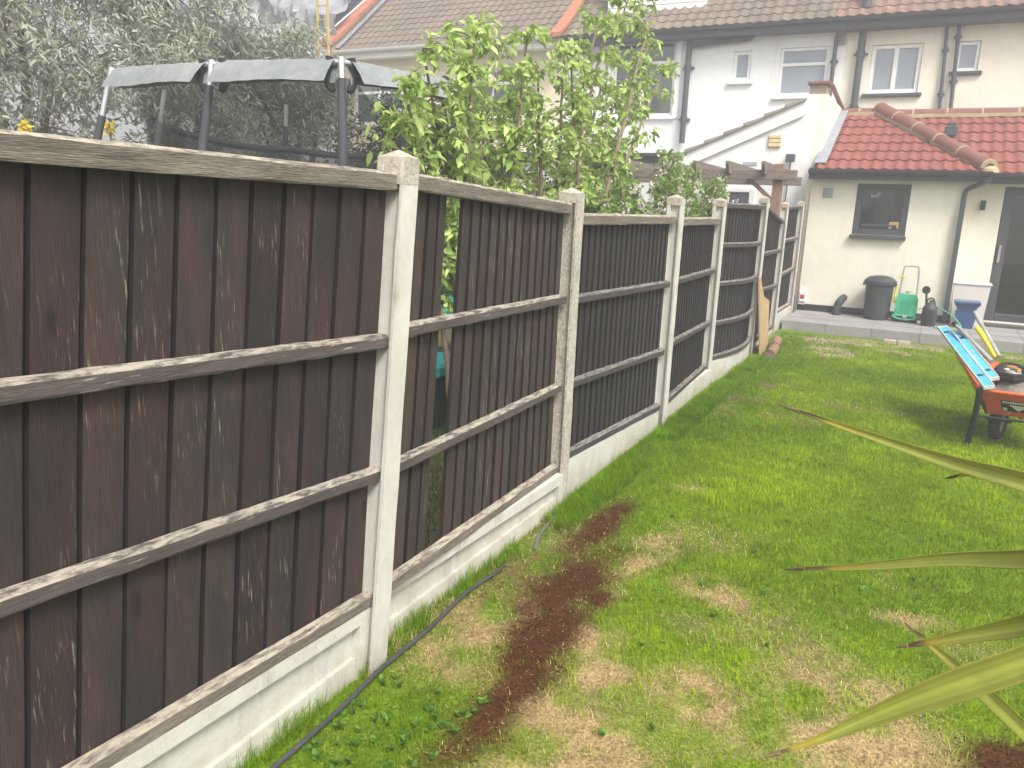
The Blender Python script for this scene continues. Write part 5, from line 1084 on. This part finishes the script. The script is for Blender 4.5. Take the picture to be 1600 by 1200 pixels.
# ================================================================== SPIKY PLANT at the right
yc = thing('yucca', (.46, .74, 0), 'spiky yellow green plant reaching long blades in from the right', 'plant')
MB().tube([(.50, .72, -.02), (.49, .71, .6), (.46, .70, 1.1), (.43, .74, 1.45)], [.05, .045, .04, .035], 12).build('trunk', 'bark', yc, True)
def leafcol(t_): return None
M['yleaf'] = mat('yucca blade', (.40, .42, .13), (.30, .34, .08), .42, 5, (3, 3, 3), .25, 60, .10, c3=(.46, .36, .08), c3t=(.60, .75), c3scale=9, transl=.18, spec=.5)
M['yveins'] = attr_mat('veined blade', .38, .25, .05, 40, .1); M['yveins'].node_tree.nodes['Principled BSDF'].inputs['Specular IOR Level'].default_value = .5
M['ytip'] = mat('dried tip', (.22, .15, .08), (.14, .09, .05), .8, 20)
def blade(P, Wd, up, fold=.35, prof=None, name='leaf'):
    pts = smooth_path(P, 8); n = len(pts); vs = []; up = Vector(up).normalized(); K = 14
    tipn = None; mb = MB(); L_ = n-1; prof = prof or (lambda u: min(1, (1-u)*2.6)**.8*(.75+.25*min(1, u*3)))
    for i, p in enumerate(pts):
        d = (pts[min(i+1, n-1)]-pts[max(i-1, 0)]).normalized(); s_ = d.cross(up).normalized(); nn = s_.cross(d); w_ = Wd/2*prof(i/L_)+.0006
        for j in range(K+1):
            q = -1+2*j/K; vs.append(p+s_*q*w_+nn*(abs(q)**1.3*fold*w_+.0008+(.0004 if j % 2 else 0)))
        for j in range(K, -1, -1):
            q = -1+2*j/K; vs.append(p+s_*q*w_*.96+nn*(abs(q)**1.5*fold*w_-.0012-(.001 if abs(q) < .3 else 0)))
    m_ = 2*(K+1); fs = [(i*m_+j, i*m_+(j+1) % m_, (i+1)*m_+(j+1) % m_, (i+1)*m_+j) for i in range(n-1) for j in range(m_)]
    cc = np.zeros((n, m_, 3)); rows = rng.random(m_)
    for i in range(n):
        u = i/L_; tb = np.clip((u-.80)/.17+rng.normal()*.05, 0, 1)
        for j in range(m_):
            q = abs(-1+2*(j if j <= K else m_-1-j)/K); stripe = .82+.36*rows[j]
            base = np.array((.41, .44, .085))*(1-.3*q)*stripe+np.array((.10, .06, 0))*(q > .9); yel = np.array((.50, .34, .04)); br = np.array((.16, .10, .06))
            cc[i, j] = base*(1-tb)+(yel if tb < .7 else br)*tb
    o = nparr(name, np.array([tuple(v) for v in vs]), np.array(fs).ravel(), 4, 'yveins', cc.reshape(-1, 3), yc, True)
    # brown tip as a sub-part
    t0 = pts[int(n*.955)]; o2 = MB().tube([t0+up*.0006, pts[-1], pts[-1]+(pts[-1]-t0).normalized()*.006], [Wd*.07+.0012, .0014, .0006], 8).build('dry_tip', 'ytip', o, True); return o
CR = (.43, .74, 1.48)
V3 = lambda *a: a
TOC = Vector((0, -1, .5))
CR2 = (.40, .74, 1.50)
def pr(pk, e=.9): return lambda u: (min(1, (1-u)/(1-pk))**e)*(.72+.28*min(1, u/pk))
blade([(.40, .76, 1.50), (.224, .80, 1.495), (.181, .861, 1.487), (.117, .944, 1.476), (.049, 1.039, 1.459), (-.049, 1.141, 1.451), (-.179, 1.252, 1.448)], .022, (.1, -.85, .35), .5, pr(.45, .75))
blade([(.40, .74, 1.53), (.224, .757, 1.495), (.180, .812, 1.462), (.123, .890, 1.412), (.061, .946, 1.373), (-.022, .992, 1.324), (-.115, 1.041, 1.275)], .022, (.1, -.8, .5), .4, pr(.4, .8))
blade([(.40, .72, 1.55), (.224, .745, 1.491), (.184, .797, 1.425), (.127, .847, 1.362), (.079, .868, 1.324), (.028, .886, 1.287)], .023, (.1, -.8, .5), .4, pr(.5, .8))
blade([(.40, .75, 1.54), (.224, .746, 1.493), (.175, .745, 1.430), (.119, .751, 1.371), (.053, .760, 1.310), (.003, .767, 1.260), (-.034, .767, 1.225), (-.080, .763, 1.190)], .027, (-.05, -.7, .55), .75, pr(.5, 1.1))
blade([(.40, .68, 1.17), (.215, .777, 1.229), (.144, .844, 1.253), (.087, .897, 1.271), (.034, .941, 1.286)], .015, (0, -.8, .5), .8, pr(.6, .8))
blade([(.36, .70, 1.50), (.229, .765, 1.489), (.191, .888, 1.470), (.137, .997, 1.452), (.105, 1.051, 1.442), (.082, 1.102, 1.430), (.058, 1.148, 1.407)], .008, (0, -.8, .5), .8)
for k in range(9):
    a = R(-60+15*k); rr = random.uniform(.4, .55); e = random.uniform(-.15, .4); ca_, sa_ = math.cos(a), math.sin(a)
    blade([CR, (CR[0]+ca_*rr*.4, CR[1]+sa_*rr*.4, CR[2]+.10+e*.4), (CR[0]+ca_*rr*.8, CR[1]+sa_*rr*.8, CR[2]+.10+e*.7), (CR[0]+ca_*rr*1.1, CR[1]+sa_*rr*1.1, CR[2]+.04+e*.8)], .045, (0, 0, 1), .4) if (ca_ > .35) else None
for o in S.objects:
    if o.type == 'MESH' and o.parent is None and 'kind' not in o and 'label' not in o: print('UNTAGGED', o.name)
# ================================================================== HAZE
hm = bpy.data.materials.new('haze air'); hm.use_nodes = True; hn = hm.node_tree; hn.nodes.remove(hn.nodes['Principled BSDF'])
pv = hn.nodes.new('ShaderNodeVolumePrincipled'); pv.inputs['Color'].default_value = (1, 1, 1, 1); pv.inputs['Density'].default_value = .0135; pv.inputs['Anisotropy'].default_value = .2
hn.links.new(pv.outputs[0], hn.nodes['Material Output'].inputs['Volume'])
tag(MB().box(-115, -115, -1.2, 115, 115, 11).build('haze', hm), kind='stuff')
